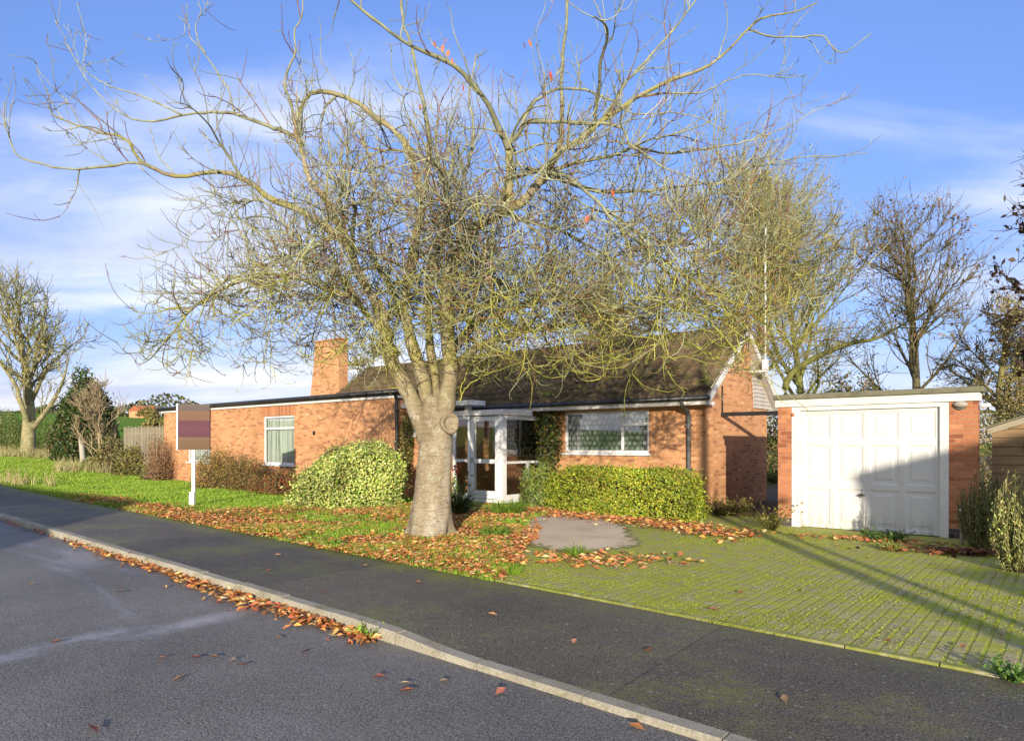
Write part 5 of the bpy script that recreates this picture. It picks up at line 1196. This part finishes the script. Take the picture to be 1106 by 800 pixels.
# ivy up the porch side and on the wing return
shrub('climbing_plant', 'dark green and yellow climber beside the porch glazing', 'climber', W(-10.78, 14.42, 1.62), (0.60, 0.22, 1.0), 3600, [(0.045, 0.075, 0.015), (0.08, 0.11, 0.02), (0.22, 0.20, 0.035), (0.12, 0.055, 0.02)], 0.075, 0.7, 19, 2.0, 0.35, None, ANG, 0.95, [0.42, 0.28, 0.2, 0.1], flatz=False, nst=30)
shrub('climbing_plant', 'ragged ivy on the corner by the black downpipe', 'climber', W(-14.25, 12.72, 1.55), (0.10, 0.26, 0.85), 1300, [(0.06, 0.08, 0.02), (0.17, 0.15, 0.04), (0.12, 0.12, 0.03)], 0.06, 0.7, 20, 2.4, 0.5, None, ANG, 0.4, flatz=False, nst=14)
shrub('green_shrub', 'dark green tuft growing between porch corner and hedge', 'shrub', W(-9.75, 12.85, -0.02), (0.55, 0.6, 0.95), 3600, [(0.07, 0.11, 0.02), (0.11, 0.16, 0.025), (0.2, 0.22, 0.04)], 0.10, 0.35, 22, 2.2, 0.5, None, ANG, 0.3, None, 1.4, nst=30, sprigs=300)
# conical shrubs right of the garage
CC = [(0.16, 0.17, 0.045), (0.11, 0.13, 0.035), (0.22, 0.22, 0.07)]
def cone_shrub(label, px, py, wpx, top, seed, cols):
    global rng
    keep, rng = rng, np.random.default_rng(seed)
    xx, yy = G(px, py); S_ = yy/F; H = CAM_H-(top-PY)*S_; rad = wpx*S_/2
    root = thing('upright_conifer', label, 'conifer', (xx, yy, -0.01))
    n = 100; az = rng.uniform(0, 6.28, n); rr = np.sqrt(rng.random(n))
    e = np.stack([np.cos(az)*rr*rad, np.sin(az)*rr*rad, H*(1.0-0.42*rr**1.5)*rng.uniform(0.62, 1.08, n)], -1)
    s0 = np.stack([np.cos(az)*rr*rad*0.3, np.sin(az)*rr*rad*0.3, np.zeros(n)], -1)
    P = np.stack([s0*(1-t)+e*t + np.stack([np.cos(az), np.sin(az), 0*az], -1)*(0.16*rad*math.sin(math.pi*t)) for t in np.linspace(0, 1, 9)], axis=1)
    tube_obj('stems', aslist(P, rads(0.009, 0.004, n, 9), np.clip(np.array([[0.16, 0.14, 0.07]])*(1+rng.normal(0, 0.2, (n, 1))), 0.01, 0.5)), 4, M['twig'], root)
    a, t, r_, tt, _ = sample_on(P, rads(1, 1, n, 9), 60, 0.12); m = len(a)
    ax = t+rng.normal(0, 0.5, (m, 3)); a = a+rng.normal(0, 0.018, a.shape)
    me = leaf_mesh('foliage', a, ax, rdir(m), 0.05*rng.uniform(0.6, 1.4, m), 0.012, pick(cols, m, 0.25), 0.1)
    link('foliage', me, M['leaf'], root); rng = keep
cone_shrub('grey green upright conifer beside the right garage pier', 1058, 592, 44, 504, 41, CC)
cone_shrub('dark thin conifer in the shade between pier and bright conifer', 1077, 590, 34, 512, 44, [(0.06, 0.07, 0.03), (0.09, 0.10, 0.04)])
cone_shrub('bright yellow green upright conifer at right edge of drive', 1098, 617, 46, 500, 42, [(0.36, 0.38, 0.10), (0.25, 0.30, 0.07), (0.44, 0.42, 0.16)])
# left verge planting, hedges
shrub('holly_bush', 'dark evergreen holly with bronze patches behind the bare shrub', 'bush', ((92-PX)/F*37, 37, 0.6), (1.9, 1.5, 5.0), 15000, [(0.03, 0.055, 0.012), (0.05, 0.085, 0.016), (0.10, 0.055, 0.02), (0.08, 0.12, 0.02)], 0.17, 0.6, 51, 1.7, 0.6, None, 0, 0.3, [0.42, 0.34, 0.12, 0.12], sprigs=600)
for i, (px, Z, wd, h, cols, lab) in enumerate([
    (2, 44, 1.7, 2.7, [(0.10, 0.14, 0.03), (0.16, 0.17, 0.05)], 'green hedge bush at the left edge behind the pale tree'),
    (40, 45, 1.6, 2.3, [(0.09, 0.15, 0.025), (0.14, 0.18, 0.04)], 'bright green bush right behind the pale tree trunk'),
    (72, 43, 1.5, 2.1, [(0.09, 0.13, 0.025), (0.13, 0.11, 0.04)], 'mid green bush in front of the dark holly'),
    (128, 31, 1.0, 1.55, [(0.20, 0.17, 0.06), (0.15, 0.14, 0.04), (0.24, 0.19, 0.08)], 'yellow brown bramble bush at the left end of the fence'),
    (150, 29.5, 1.0, 1.35, [(0.22, 0.19, 0.05), (0.15, 0.14, 0.04)], 'straw coloured bramble in front of the picket fence'),
    (112, 32, 0.8, 0.8, [(0.16, 0.17, 0.04), (0.22, 0.20, 0.07)], 'low bramble at the foot of the bare tan shrub'),
    (172, 28.3, 0.6, 0.75, [(0.09, 0.12, 0.03), (0.16, 0.15, 0.05)], 'small green bramble at the wing corner')]):
    xx = (px-PX)/F*Z; uu, vv = UV(xx, Z)
    shrub('hedge_bush', lab, 'bush', (xx, Z, float(zt(uu))), (wd, 1.0, h), 4200, cols, 0.11, 0.5, 60+i, 2.2, 0.5, 'bushes along the left verge', 0, 0.3, nst=40, sprigs=250)
for i, (px, Z, wd, h, lab) in enumerate([(905, 26, 1.1, 4.0, 'dark ivy clad bush showing over the middle of the garage roof'), (940, 27, 1.0, 3.9, 'dark evergreen bush over the garage roof below the tall dark tree'),
                                      (880, 28, 1.2, 3.7, 'russet and green bush over the left half of the garage roof'), (835, 27, 1.7, 2.9, 'dark green bush filling the gap between house and garage'), (1012, 25, 1.4, 3.4, 'olive bush over the right end of the garage roof')]):
    shrub('evergreen_bush', lab, 'bush', ((px-PX)/F*Z, Z, 0), (wd, 1.0, h), 5200, [(0.05, 0.065, 0.02), (0.09, 0.09, 0.03), (0.14, 0.085, 0.03), (0.14, 0.14, 0.04)], 0.13, 0.6, 80+i, 1.9, 0.5, 'bushes behind the garage', 0, 0.35, nst=50, sprigs=500)
shrub('olive_hedge', 'sunlit olive hedge beyond the shed roof at right edge', 'hedge', ((1085-PX)/F*21, 21, 0), (1.6, 0.9, 2.7), 6000, [(0.19, 0.18, 0.05), (0.13, 0.13, 0.04), (0.24, 0.2, 0.08)], 0.10, 0.5, 91, 3, 0.6, None, 0, 0.2, sprigs=300)

# picket fence by the wing
def picket():
    Z0, Z1 = 30.0, 28.3; x0, x1 = (134-PX)/F*Z0, (178-PX)/F*Z1
    t = thing('picket_fence', 'weathered upright paling fence left of the wing', 'fence', (x0, Z0, 0.12), math.atan2(Z1-Z0, x1-x0))
    L_ = math.hypot(x1-x0, Z1-Z0); mb = MB()
    k = int(L_/0.115)
    for i in range(k):
        a = i*0.115; h = 2.12+0.05*math.sin(i*2.7)
        mb.box(a, a+0.062+0.01*math.sin(i*1.7), -0.012, 0.012, 0, h)
    mb.build('palings', M['fence'], t)
    mb = MB()
    for z in (0.4, 1.1, 1.8): mb.box(0, L_, 0.014, 0.06, z, z+0.07)
    mb.build('rails', M['fence'], t)
picket()
def old_post():
    Z = 34; x = (90-PX)/F*Z; u, v = UV(x, Z); z = float(zt(u))
    t = thing('old_post', 'short pale weathered post in front of the holly', 'post', (x, Z, z)); mb = MB()
    mb.tube([(0, 0, -0.2), (-0.03, 0, 0.5), (-0.1, 0, 1.15), (-0.12, 0, 1.45)], [0.17, 0.13, 0.12, 0.11], 10); mb.build('stake', M['post'], t, smooth=True)
old_post()
# tall dry grass on the left verge
def dry_grass(name, label, boxes, n, hlo, hhi, cols, wid=0.012):
    P = []
    for (px0, px1, Z0, Z1, k) in boxes:
        zz = rng.uniform(Z0, Z1, k); xx = (rng.uniform(px0, px1, k)-PX)/F*zz; P.append(np.stack([xx, zz], -1))
    P = np.concatenate(P); N = len(P); u = P[:, 0]*CA+P[:, 1]*SA; v = -P[:, 0]*SA+P[:, 1]*CA
    base = np.stack([P[:, 0], P[:, 1], zt(u)], -1); h = rng.uniform(hlo, hhi, N)
    dirs = np.stack([rng.normal(0, 0.25, N), rng.normal(0, 0.25, N), np.ones(N)], -1)
    G_ = grow(base, dirs, h, 4, 0.05, 0, -0.12); Rr = rads(wid, wid*0.3, N, 5)
    o = tube_obj(name, aslist(G_, Rr, pick(cols, N, 0.2)), 3, M['grass'], None)
    tag(o, label, 'grass', None, 'stuff')
dry_grass('dry_grass', 'pale dry tall grass along the far left verge', [(0, 95, 37.5, 41.5, 1100), (60, 150, 29.5, 33, 700), (8, 60, 23.4, 24.6, 60), (0, 30, 24.0, 25.5, 50)], 0, 0.22, 0.62, [(0.42, 0.34, 0.18), (0.34, 0.30, 0.13), (0.28, 0.28, 0.09)], 0.014)

# far hedgerow, a red roofed house on the rise
def far():
    n = 9000; t = rng.random(n); az = R(-44)+t*R(60); Z = 330+30*np.sin(az*9)+rng.normal(0, 6, n)
    x = np.tan(az)*Z; u = x*CA+Z*SA; z = zt(u)-0.2+rng.random(n)**1.5*(6+4*np.sin(az*23)+3*np.sin(az*51))
    c = np.stack([x, Z, z], -1)
    me = leaf_mesh('far_hedgerow', c, rdir(n), rdir(n), 2.2, 1.6, pick([(0.09, 0.10, 0.035), (0.14, 0.11, 0.05), (0.07, 0.09, 0.035)], n, 0.2), 0.2)
    tag(link('far_hedgerow', me, M['leaf']), 'distant line of hedgerow trees along the rising fields', 'hedgerow', None, 'stuff')
    Z = 300; x = (156-PX)/F*Z; u, v = UV(x, Z); z = float(zt(u))
    tree = bg_tree('bare_tree', 'small olive tree beyond the fence left of the wing roof', 166, 60, 1.0, 4.6, 2.0, 77, (12, 8, 7), (0.4, 0.9), 0.05, 0.12, 0.016, 4, OL, 0.2, (0.15, 0.14, 0.06), (0.2, 0.18, 0.08), 0.2, 'trees along the left verge')
    t_ = thing('far_house', 'distant red roofed house on the rise left of the fence', 'house', (x, Z, z)); mb = MB()
    mb.box(-5, 5, -3, 3, -1, 3.2); mb.build('wall', M['brick'], t_)
    mb = MB(); mb.add([(-5.3, -3.4, 3.0), (5.3, -3.4, 3.0), (5.3, 3.4, 3.0), (-5.3, 3.4, 3.0), (-4.6, 0, 5.4), (4.6, 0, 5.4)], [(0, 1, 5, 4), (2, 3, 4, 5), (3, 0, 4), (1, 2, 5), (0, 3, 2, 1)]); mb.build('roof', M['rubber_terracotta'], t_)
far()

# ------------------------------------------------------------------ grass blades and leaf litter
nf1 = fields(201, 9, 1.3); nf2 = fields(202, 9, 3.2); nf3 = fields(203, 9, 0.55)
def lawn_grass():
    n = 260000
    u = -4.9 - rng.random(n)**1.5*30; dv = rng.random(n)**1.25*6.6
    v = v_edge(u)+dv-0.04
    ok = u < LAWN_R(v)+0.05*np.sin(v*9)
    u, v = u[ok], v[ok]; N = len(u)
    x = u*CA-v*SA; y = u*SA+v*CA
    q = np.stack([x, y, 0*x], -1); d = nf1(q)+0.6*nf2(q)
    keep = rng.random(N) < np.clip(0.75+0.9*d, 0.12, 1)
    u, v, x, y, d = u[keep], v[keep], x[keep], y[keep], d[keep]; N = len(u)
    z = lawn_z(u, v); h = rng.uniform(0.025, 0.075, N)*(1+0.7*np.clip(d, -0.5, 0.8)); dist = np.hypot(x, y)
    w = 0.0016+0.00042*dist
    az = rng.uniform(0, 6.28, N); s = np.stack([np.cos(az), np.sin(az), 0*az], -1)*w[:, None]
    lean = np.stack([rng.normal(0, 0.35, N), rng.normal(0, 0.35, N), np.ones(N)], -1)*h[:, None]
    b = np.stack([x, y, z-0.005], -1)
    V = np.stack([b-s, b+s, b+lean], 1).reshape(-1, 3); f = np.arange(3*N).reshape(N, 3)
    c = pick([(0.19, 0.33, 0.024), (0.26, 0.40, 0.036), (0.14, 0.25, 0.018), (0.34, 0.34, 0.09)], N, 0.18, [0.4, 0.32, 0.2, 0.08])
    me = mesh_arrays('lawn_grass', V, [f], np.repeat(c, 3, axis=0))
    tag(link('lawn_grass', me, M['grass']), 'short bright green grass blades of the front lawn', 'grass', None, 'stuff')
lawn_grass()
def verge_grass():
    n = 90000; u = rng.uniform(-62, -29, n); v = v_edge(u)+rng.random(n)*8.5
    x = u*CA-v*SA; y = u*SA+v*CA; N = n; z = lawn_z(u, v); dist = np.hypot(x, y); h = rng.uniform(0.05, 0.10, N); w = 0.0016+0.00045*dist
    az = rng.uniform(0, 6.28, N); s_ = np.stack([np.cos(az), np.sin(az), 0*az], -1)*w[:, None]
    b = np.stack([x, y, z-0.005], -1); lean = np.stack([rng.normal(0, 0.35, N), rng.normal(0, 0.35, N), np.ones(N)], -1)*h[:, None]
    V = np.stack([b-s_, b+s_, b+lean], 1).reshape(-1, 3); f = np.arange(3*N).reshape(N, 3)
    me = mesh_arrays('verge_grass', V, [f], np.repeat(pick([(0.18, 0.31, 0.024), (0.25, 0.36, 0.034), (0.30, 0.30, 0.08)], N, 0.18, [0.5, 0.4, 0.1]), 3, axis=0))
    tag(link('verge_grass', me, M['grass']), 'bright mown grass of the rising verge on the far left', 'grass', None, 'stuff')
verge_grass()
LEAF = [(0.62, 0.30, 0.07), (0.66, 0.39, 0.13), (0.52, 0.20, 0.055), (0.70, 0.50, 0.24), (0.36, 0.155, 0.06), (0.60, 0.22, 0.09), (0.50, 0.26, 0.11), (0.54, 0.165, 0.07), (0.30, 0.11, 0.05)]
def litter(name, label, x, y, z, L=(0.075, 0.135), cols=LEAF, tilt=0.5, col_p=None):
    n = len(x); az = rng.uniform(0, 6.28, n)
    ax = np.stack([np.cos(az), np.sin(az), rng.normal(0, 0.22, n)], -1); nr = unit(np.stack([rng.normal(0, tilt, n), rng.normal(0, tilt, n), np.ones(n)], -1))
    ln = rng.uniform(*L, n)
    me = leaf_mesh(name, np.stack([x, y, z], -1), ax, nr, ln, ln*rng.uniform(0.32, 0.5, n), pick(cols, n, 0.2, col_p), rng.uniform(0.05, 0.55, n), rng.uniform(-0.05, 0.18, n))
    o = link(name, me, M['dryleaf']); tag(o, label, 'fallen leaves', None, 'stuff'); return o
def lawn_leaves():
    n = 95000; u = rng.uniform(-24, -4.5, n); v = rng.uniform(5.6, 12.6, n)
    ok = (v > v_edge(u)-0.12) & (u < LAWN_R(v)+0.25+0.3*nf2(np.stack([u, v, 0*u], -1)))
    u, v = u[ok], v[ok]; x = u*CA-v*SA; y = u*SA+v*CA
    q = np.stack([x, y, 0*x], -1); cl = nf1(q*0.9+5)+0.7*nf2(q+3)
    dx, dy = x-TX, y-TY; rad = np.hypot(dx*0.75, dy)
    w = np.clip(1.15-rad/5.6, 0, 1)
    w = np.maximum(w, 0.85*np.exp(-((v-v_edge(u)-0.35)/0.45)**2)*np.clip((u+23)/3, 0, 1))      # a drift along the pavement edge
    w = np.maximum(w, 0.9*np.exp(-((u+8.6-0.33*(10-v))/1.4)**2)*(v > 6.2))                      # drift towards the pad
    pr = w*np.clip(0.78+1.5*cl, 0.06, 1)
    keep = rng.random(len(u)) < pr*1.7
    u, v, x, y = u[keep], v[keep], x[keep], y[keep]
    z = lawn_z(u, v)+rng.uniform(0.010, 0.045, len(u))
    litter('lawn_leaf_litter', 'thick drift of orange brown cherry leaves over the lawn round the trunk', x, y, z, (0.05, 0.108))
lawn_leaves()
def other_leaves():
    # gutter below the kerb
    n = 3600; u = rng.uniform(-17.5, -4.35, n); wdt = 0.07+0.26*np.clip(0.4+nf2(np.stack([u, 0*u, 0*u], -1)*1.5)+0.5*np.exp(-((u+6.0)/1.3)**2), 0.1, 1.3)
    v = v_kerb(u)-np.abs(rng.normal(0, 0.46, n))*wdt-0.01
    ok = rng.random(n) < np.clip(0.03+0.10*(u+13.0), 0.03, 1); u, v = u[ok], v[ok]
    litter('gutter_leaf_litter', 'line of brown leaves drifted in the gutter against the kerb', u*CA-v*SA, u*SA+v*CA, zt(u)+ROADZ+rng.uniform(0.008, 0.05, len(u)), (0.05, 0.125), tilt=0.5)
    # in front of the hedge
    n = 1500; u = rng.uniform(-8.6, -4.0, n); v = 11.75-0.1*(u+8.6)+rng.normal(0, 0.33, n)-0.5*np.clip((u+6.2)/2, 0, 1); u = u+rng.normal(0, 0.1, n)
    litter('drive_leaf_litter', 'band of orange leaves on the drive in front of the clipped hedge', u*CA-v*SA, u*SA+v*CA, 0.012+rng.uniform(0.005, 0.05, n))
    n = 330; xx, yy = G(640, 606); a, b = rng.normal(0, 0.55, n), rng.normal(0, 0.28, n); x_, y_ = xx+a*0.9+b*0.5, yy+b-0.5*a*0.4
    litter('pad_leaf_litter', 'small patch of brown leaves on the near edge of the concrete pad', x_, y_, 0.02+rng.uniform(0.004, 0.035, n))
    n = 420; xx, yy = G(1042, 598); a, b = rng.normal(0, 0.42, n), rng.normal(0, 0.16, n)
    litter('pier_leaf_litter', 'dark red brown leaves heaped at the foot of the right garage pier', xx+a, yy+b-0.25*a, 0.008+rng.uniform(0.004, 0.05, n), cols=[(0.16, 0.06, 0.035), (0.24, 0.08, 0.04), (0.30, 0.13, 0.05), (0.10, 0.045, 0.03)])
    n = 160; xx, yy = G(930, 583); a, b = rng.normal(0, 0.5, n), rng.normal(0, 0.18, n)
    litter('door_leaf_litter', 'a few pale brown leaves below the garage door', xx+a, yy+b-0.5*a, 0.008+rng.uniform(0.004, 0.02, n))
other_leaves()
# single leaves lying on the tarmac and paving
spots = [(212,712,'r'),(250,715,'r'),(193,735,'r'),(231,711,'r'),(330,705,'r'),(175,712,'r'),(132,601,'r'),(35,632,'r'),(60,695,'r'),(410,733,'r'),(437,740,'r'),(480,738,'r'),(440,748,'r'),(688,788,'r'),(540,749,'r'),(262,720,'r'),(130,640,'r'),(100,790,'r'),(300,690,'r'),(64,602,'r'),
         (140,598,'p'),(350,640,'p'),(395,612,'p'),(432,618,'p'),(452,630,'p'),(532,663,'p'),(848,751,'p'),(290,617,'p'),(300,600,'p'),(620,690,'p'),(700,700,'p'),
         (740,612,'d'),(800,641,'d'),(958,694,'d'),(840,600,'d'),(940,603,'d'),(1080,688,'d'),(1040,700,'d'),(870,640,'d'),(700,606,'d'),(770,660,'d'),(1010,610,'d'),(905,590,'d')]
lab = {'r': 'single brown leaf lying on the road tarmac', 'p': 'single tan leaf lying on the dark pavement', 'd': 'single dry leaf lying on the mossy drive'}
grp = {'r': 'single leaves on the road', 'p': 'single leaves on the pavement', 'd': 'single leaves on the drive'}
for i, (px, py, k) in enumerate(spots):
    zz = {'r': ROADZ, 'p': -0.01, 'd': 0.0}[k]; x, y = G(px, py, CAM_H-zz); u, v = UV(x, y)
    z = zz+float(zt(u))
    if k == 'p': z = float(pave_z(np.array([u]), np.array([v]))[0])
    az = rng.uniform(0, 6.28); L_ = rng.uniform(0.09, 0.13)
    me = leaf_mesh('fallen_leaf', np.zeros((1, 3)), np.array([[math.cos(az), math.sin(az), 0.08]]), np.array([[rng.normal(0, 0.25), rng.normal(0, 0.25), 1.0]]), L_, L_*0.42, pick([(0.50, 0.24, 0.11), (0.32, 0.12, 0.08), (0.58, 0.36, 0.2), (0.40, 0.15, 0.06)], 1), 0.3, 0.05)
    o = link('fallen_leaf', me, M['dryleaf'], None, (x, y, z+0.016)); tag(o, lab[k], 'leaf', grp[k])
# weeds and tufts
def tuft(label, px, py, n, rad, h, cols, L=0.0, zz=0.0, cat='weed', name='weed', group=None):
    x, y = G(px, py, CAM_H-zz); root_loc = (x, y, zz)
    a = rng.uniform(0, 6.28, n); r_ = np.sqrt(rng.random(n))*rad; b = np.stack([np.cos(a)*r_, np.sin(a)*r_, 0*r_], -1)
    dirs = np.stack([np.cos(a)*0.5+rng.normal(0, 0.3, n), np.sin(a)*0.5+rng.normal(0, 0.3, n), np.ones(n)], -1); hh = h*rng.uniform(0.5, 1.1, n)
    if L <= 0:
        P = grow(b*0.5, dirs, hh, 5, 0.08, 0.0, -0.35)
        mid = P[:, 2]; Rr = np.stack([np.full(n, 0.004), np.full(n, 0.006), np.full(n, 0.006), np.full(n, 0.0045), np.full(n, 0.003), np.full(n, 0.001)], -1)*(1+h)
        o = tube_obj(name, aslist(P, Rr, pick(cols, n, 0.2)), 3, M['grass'], None)
    else:
        c = b + dirs*hh[:, None]*rng.uniform(0.2, 1, (n, 1))
        st = np.stack([b*0.25*(1-t)+c*t for t in (0.0, 0.35, 0.7, 1.0)], axis=1); st[:, 0, 2] = -0.01
        o = tube_obj(name, aslist(st, rads(0.004, 0.002, n, 4), pick(cols, n, 0.2)*0.8), 3, M['grass'], None)
        link('foliage', leaf_mesh('foliage', c, rdir(n)+np.array([0, 0, .4]), rdir(n)+np.array([0, 0, 1.0]), L*rng.uniform(0.6, 1.2, n), L*0.6, pick(cols, n, 0.2), 0.15), M['leaf'], o)
    o.location = root_loc; tag(o, label, cat, group)
GR = [(0.12, 0.22, 0.02), (0.20, 0.28, 0.03), (0.08, 0.15, 0.02)]
tuft('small green weed growing in the gutter where the kerb drops', 402, 688, 90, 0.10, 0.12, [(0.20, 0.34, 0.03), (0.28, 0.38, 0.05)], 0.045, ROADZ)
tuft('green tuft on the near edge of the concrete pad', 622, 602, 110, 0.16, 0.22, GR)
tuft('long grass tuft at the foot of the porch corner', 548, 556, 420, 0.5, 0.38, GR, 0, 0, 'grass tuft', 'grass_tuft')
tuft('grass clump on leaves in front of the porch', 535, 580, 220, 0.35, 0.24, GR, 0, 0, 'grass tuft', 'grass_tuft')
tuft('low leafy weed in front of the garage door', 956, 583, 260, 0.30, 0.16, [(0.06, 0.12, 0.02), (0.10, 0.17, 0.03)], 0.06)
tuft('yellowing weed on paving below the garage door handle', 962, 594, 120, 0.22, 0.16, [(0.24, 0.26, 0.05), (0.2, 0.2, 0.05)])
tuft('spindly weed against the left garage pier', 834, 572, 110, 0.16, 0.50, [(0.16, 0.15, 0.03), (0.24, 0.2, 0.05)], 0.07)
tuft('scrubby plants along the foot of the gable wall', 785, 556, 500, 0.55, 0.40, [(0.12, 0.13, 0.03), (0.2, 0.15, 0.05), (0.24, 0.19, 0.07)], 0.06)
tuft('yellow green weed in the shaded passage', 797, 552, 90, 0.2, 0.22, [(0.28, 0.34, 0.06)], 0.08)
tuft('dark weed at the lower right corner of the drive', 1094, 733, 80, 0.10, 0.12, [(0.05, 0.12, 0.02), (0.1, 0.2, 0.03)], 0.05)
tuft('small tuft at left foot of the cherry trunk', 362, 590, 130, 0.22, 0.15, GR)
tuft('bright tuft at the lawn corner by pavement edge', 548, 618, 180, 0.3, 0.14, [(0.2, 0.32, 0.03), (0.14, 0.25, 0.02)])
# moss standing proud of the joints of the paving and along the edging
def drive_moss():
    n = 230000; u = rng.uniform(-5.4, 2.4, n); v = v_edge(u)+0.08+rng.random(n)**1.3*6.6
    on = rng.random(n)
    u = np.where(on < 0.48, (np.floor(u/0.10))*0.10+rng.normal(0, 0.009, n), u); v = np.where(on > 0.90, v_edge(u)+rng.normal(0.03, 0.035, n), v)
    q = np.stack([u, v, 0*u], -1); d = nf1(q+9)+0.8*nf2(q*1.3)
    keep = (rng.random(n) < np.clip(0.38+1.3*d+1.1*nf3(q*1.6+2)+0.06*(v-8), 0.04, 1)*np.where((on >= 0.48) & (on <= 0.9), 0.8, 1)) & (u > LAWN_R(v)+0.1)
    pad_ = (u < -4.9) & (v > 7.6); keep &= ~pad_
    u, v = u[keep], v[keep]; N = len(u); x = u*CA-v*SA; y = u*SA+v*CA
    az = rng.uniform(0, 6.28, N); ax = np.stack([np.cos(az), np.sin(az), rng.uniform(0.3, 1.4, N)], -1); ln = rng.uniform(0.005, 0.013, N)
    me = leaf_mesh('drive_moss', np.stack([x, y, np.full(N, 0.005)], -1), ax, rdir(N), ln, ln*0.8, pick([(0.25, 0.30, 0.025), (0.31, 0.35, 0.035), (0.20, 0.24, 0.025)], N, 0.2), 0.2)
    tag(link('drive_moss', me, M['grass']), 'bright green moss in the joints of the block paving', 'moss', None, 'stuff')
drive_moss()
# spiky plant and red flower beside the porch
tuft('spiky dark green plant in front of the porch glazing', 496, 556, 150, 0.16, 0.75, [(0.05, 0.085, 0.02), (0.09, 0.12, 0.03)], 0, 0, 'plant', 'spiky_plant')
def flower():
    x, y = G(493, 549); t = thing('flowering_plant', 'red flowered pot plant beside the trunk in front of porch', 'plant', (x, y, 0))
    P = grow(np.zeros((14, 3)), np.stack([rng.normal(0, 0.3, 14), rng.normal(0, 0.3, 14), np.ones(14)], -1), rng.uniform(0.6, 0.95, 14), 6, 0.06, 0, 0)
    tube_obj('stems', aslist(P, rads(0.008, 0.004, 14, 7), pick([(0.10, 0.14, 0.03)], 14)), 4, M['twig'], t)
    a, *_ = sample_on(P, rads(1, 1, 14, 7), 14, 0.2); n = len(a)
    link('foliage', leaf_mesh('foliage', a+rng.normal(0, 0.05, a.shape), rdir(n), rdir(n), 0.11, 0.06, pick([(0.10, 0.15, 0.03), (0.2, 0.22, 0.05)], n)), M['leaf'], t)
    c = np.array([0.0, -0.08, 0.92])+rng.normal(0, 0.055, (46, 3)); link('blossom', leaf_mesh('blossom', c, rdir(46), rdir(46), 0.07, 0.05, pick([(0.55, 0.06, 0.03), (0.6, 0.12, 0.05)], 46)), M['leaf'], t)
flower()

# ------------------------------------------------------------------ across the road, behind the camera: what throws the long shadows
def pole(name, label, x, y, h, r):
    t = thing(name, label, 'pole', (x, y, -0.1)); mb = MB(); mb.tube([(0, 0, -0.3), (0, 0, h)], [r, r*0.7], 12); mb.build('shaft', M['fence'], t, smooth=True)
    mb = MB(); mb.box(-0.5, 0.5, -0.05, 0.05, h-0.7, h-0.6); mb.build('crossarm', M['fence'], t)
pole('telegraph_pole', 'tall timber telegraph pole across the road', 3.25, -6.0, 7.6, 0.13)
pole('telegraph_pole', 'second slimmer timber pole across the road', 3.66, -5.0, 4.6, 0.07)
def neighbour(name, label, cx, cy, rot, wx, wy, eave, ridge, ex=None):
    t = thing(name, label, 'house', (cx, cy, -0.1), rot); mb = MB()
    mb.prism_v([(-wx, -0.2), (wx, -0.2), (wx, eave), (0, ridge-0.05), (-wx, eave)], -wy, wy); mb.build('brick_wall', M['brick'], t)
    mb = MB(); s_ = (ridge-eave)/wx
    mb.add([(-wx-0.15, -wy-0.1, eave-0.15*s_+0.02), (0, -wy-0.1, ridge+0.02), (0, wy+0.1, ridge+0.02), (-wx-0.15, wy+0.1, eave-0.15*s_+0.02), (wx+0.15, -wy-0.1, eave-0.15*s_+0.02), (wx+0.15, wy+0.1, eave-0.15*s_+0.02),
            (-wx-0.15, -wy-0.1, eave-0.15*s_+0.12), (0, -wy-0.1, ridge+0.12), (0, wy+0.1, ridge+0.12), (-wx-0.15, wy+0.1, eave-0.15*s_+0.12), (wx+0.15, -wy-0.1, eave-0.15*s_+0.12), (wx+0.15, wy+0.1, eave-0.15*s_+0.12)],
           [(6, 7, 8, 9), (7, 10, 11, 8), (0, 3, 2, 1), (1, 2, 5, 4), (0, 6, 9, 3), (4, 5, 11, 10), (9, 8, 2, 3), (8, 11, 5, 2), (0, 1, 7, 6), (1, 4, 10, 7)]); mb.build('roof', M['tile'], t)
    for (a, b) in ((-2.2, 1.0), (1.2, 1.0)):
        mb = MB(); mb.box(a, a+1.2, wy+0.002, wy+0.05, b, b+1.1); mb.build('window', M['upvc'], t)
    if ex:
        mb = MB(); mb.box(*ex); mb.build('side_extension', M['brick'], t)
neighbour('neighbour_house', 'neighbouring gabled brick house across the road to the right', 9.45, -14.0, 0.0, 4.5, 4.0, 5.22, 6.2, (-5.25, -4.52, 0.5, 5.5, -0.2, 3.35))
nb = W(-12.0, -13.5, 0)
neighbour('neighbour_bungalow', 'neighbouring bungalow across the road to the left', nb.x, nb.y, ANG+R(90), 3.6, 9.5, 2.7, 5.1)
